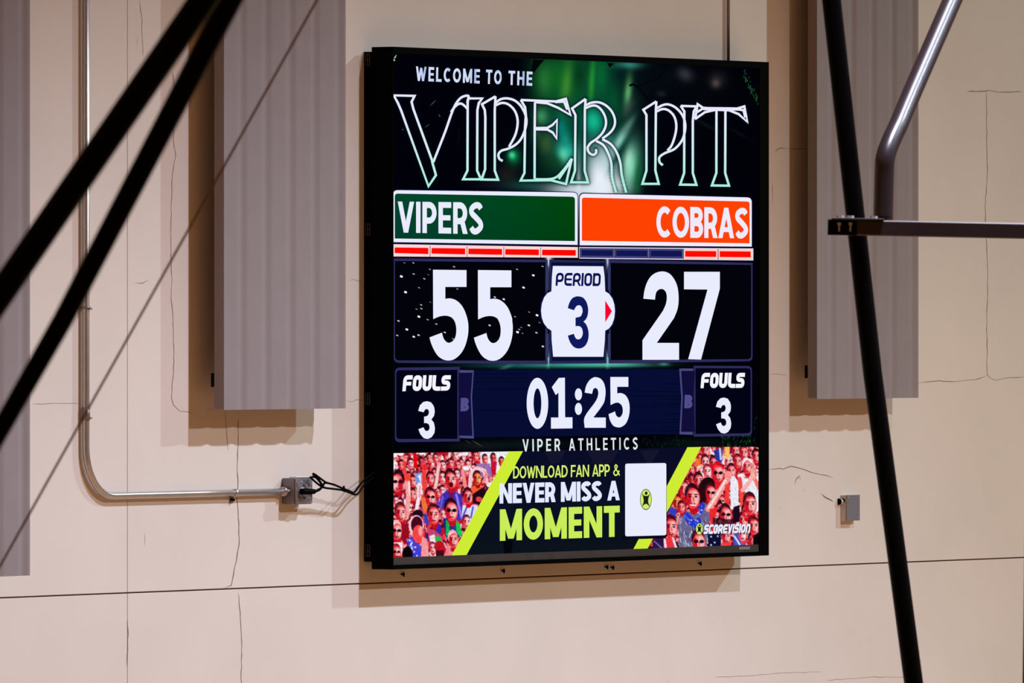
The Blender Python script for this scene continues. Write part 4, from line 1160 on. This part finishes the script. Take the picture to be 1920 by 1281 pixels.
# blank box right of the scoreboard
RD = 0.030
rx0 = W(1587, 950, RD).x; rx1 = W(1612, 950, RD).x; rz1 = W(1600, 928.3, RD).z; rz0 = W(1600, 976.5, RD).z
rb = empty('outlet_box', ((rx0+rx1)/2, 0, rz0), 'small cream outlet box with grey blank cover, low right of the scoreboard', 'outlet box')
MB().box(rx0, rx1, -RD+.003, -.001, rz0, rz1).build('body', M_CREAM, rb, bev=.002)
MB().box(rx0, rx1, -RD-.001, -RD+.003, rz0, rz1).build('cover', M_COVER, rb, bev=.001)
q = W(1580, 939, .012)
tube('knockout', [(rx0-.0005, -.013, q.z), (rx0-.003, -.013, q.z)], .0098, M_RUBBER, rb, 16)
tube('cord_connector', [(rx0-.002, -.006, q.z-.004), (rx0-.022, -.006, q.z-.004)], .012, M_WHITEM, rb, 16)
tube('connector_opening', [(rx0-.0215, -.006, q.z-.004), (rx0-.026, -.006, q.z-.004)], .0135, M_RUBBER, rb, 16)
for px, py in ((1607,971.5),(1590,933.5)):
    x, z = WZ(px, py, RD); tube('cover_screw', [(x, -RD-.001, z), (x, -RD-.0035, z)], .0032, M_BOLT, rb, 8)
adopt(rb)

# ------------------------------------------------------------------ black steel frames hanging in front
def mpp(t): return t / FPX
TL_ = 20.0
lf = empty('backstop_frame', P(395, -300, TL_), 'thick black steel struts of a hanging backstop frame, crossing the upper left', 'backstop frame')
tube('strut', [P(634, -370, TL_), P(380, 0, TL_), P(0, 553, TL_), P(-200, 843, TL_)], 26.5*mpp(TL_), M_BLACKP, lf, 28)
t2 = TL_ + 0.15
tube('strut', [P(600, -320, t2), P(432, 0, t2), P(388, 84, t2), P(118, 600, t2), P(-14, 832, t2), P(-220, 1190, t2)],
     [23*mpp(t2), 22.5*mpp(t2), 22*mpp(t2), 19.5*mpp(t2), 18*mpp(t2), 17*mpp(t2)], M_BLACKP, lf, 28)
adopt(lf)
wc = 25.0
sc_ = tube('hoist_cable', [P(676, -146, wc), P(402, 344, wc), P(0, 1062, wc), P(-120, 1276, wc)], 2.4*mpp(wc), M_WIRE, None, 10)
sc_['label'] = 'thin dull steel cable slanting across the left acoustic panel and conduit'; sc_['category'] = 'cable'

TR_ = 33.0
k = mpp(TR_)
rf = empty('backstop_frame', P(1600, -200, TR_), 'black tubular backstop frame with level bar and gusset plate at right', 'backstop frame')
tube('diagonal_tube', [P(1540, -180, TR_), P(1559, 0, TR_), P(1603, 400, TR_), P(1636, 700, TR_), P(1676, 1000, TR_), P(1713, 1281, TR_), P(1735, 1450, TR_)], 18.0*k, M_BLACKP, rf, 28)
bend = catmull([tuple(P(1895, -250, TR_+.85)), tuple(P(1785, 2, TR_+.38)), tuple(P(1716, 160, TR_+.08)), tuple(P(1683, 238, TR_-.07))], 4)
bend = bend[:-1] + catmull([tuple(P(1683, 238, TR_-.07)), tuple(P(1669, 268, TR_-.12)), tuple(P(1660, 296, TR_-.15)), tuple(P(1658, 330, TR_-.15)), tuple(P(1656, 416, TR_-.15))], 5)
tube('bent_tube', bend, 18.3*k, M_BLACKG, rf, 32)
b0 = P(1552, 426, TR_-.25); b1 = P(2300, 441, TR_-.25); dv = (b1-b0).normalized(); nv = dv.cross(UP).normalized(); uv = nv.cross(dv).normalized()
if uv.z < 0: uv = -uv
def obox(name, c0, c1, hh, hd, m, parent, bev=0.0):
    V = []
    for c in (c0, c1):
        for sv, sn in ((-1,-1),(-1,1),(1,1),(1,-1)): V.append(c + uv*hh*sv + nv*hd*sn)
    f = [(0,1,2,3),(7,6,5,4),(0,4,5,1),(1,5,6,2),(2,6,7,3),(3,7,4,0)]
    return recalc(mesh_obj(name, V, f, m, parent), bev, 1)
obox('level_bar', b0 + dv*(52*k), b1, 14.5*k, 14*k, M_BAR, rf, .0036)
obox('end_block', b0, b0 + dv*(54*k), 14.6*k, 14.6*k, M_BLACKP, rf, .001)
obox('gusset_plate', b0 + dv*(7*k) + uv*(15.8*k), b0 + dv*(104*k) + uv*(16.2*k), 1.6*k, 20*k, M_BAR, rf, .0005)
front = nv if nv.dot(CAM - b0) > 0 else -nv
for px in (1573, 1594):
    c = P(px, 420, TR_-.25) + front*(14.8*k)
    obox('bolt', c - dv*3.2*k, c + dv*3.2*k, 2.4*k, 2*k, M_BOLT, rf)
    c2 = c - uv*8*k
    obox('bolt_shank', c2 - dv*1.5*k, c2 + dv*1.5*k, 6*k, 1.4*k, M_BOLT, rf)
for px in (1575, 1594, 1638):
    c = P(px, 406.5 + (px-1575)*.02, TR_-.25) + front*(6*k)
    V, F = tube_geo([c - uv*2*k, c + uv*2.4*k], 7*k, 6)
    recalc(mesh_obj('bolt_head', V, F, M_BOLT, rf))
adopt(rf)
re_ = tube('frame_post', [P(1966, -400, 31), P(1946, 400, 31), P(1940, 700, 31), P(1932, 1281, 31), P(1929, 1500, 31)], 15*mpp(31), M_BLACKP, None, 20)
re_['label'] = 'sliver of a black upright post along the lower right edge'; re_['category'] = 'post'
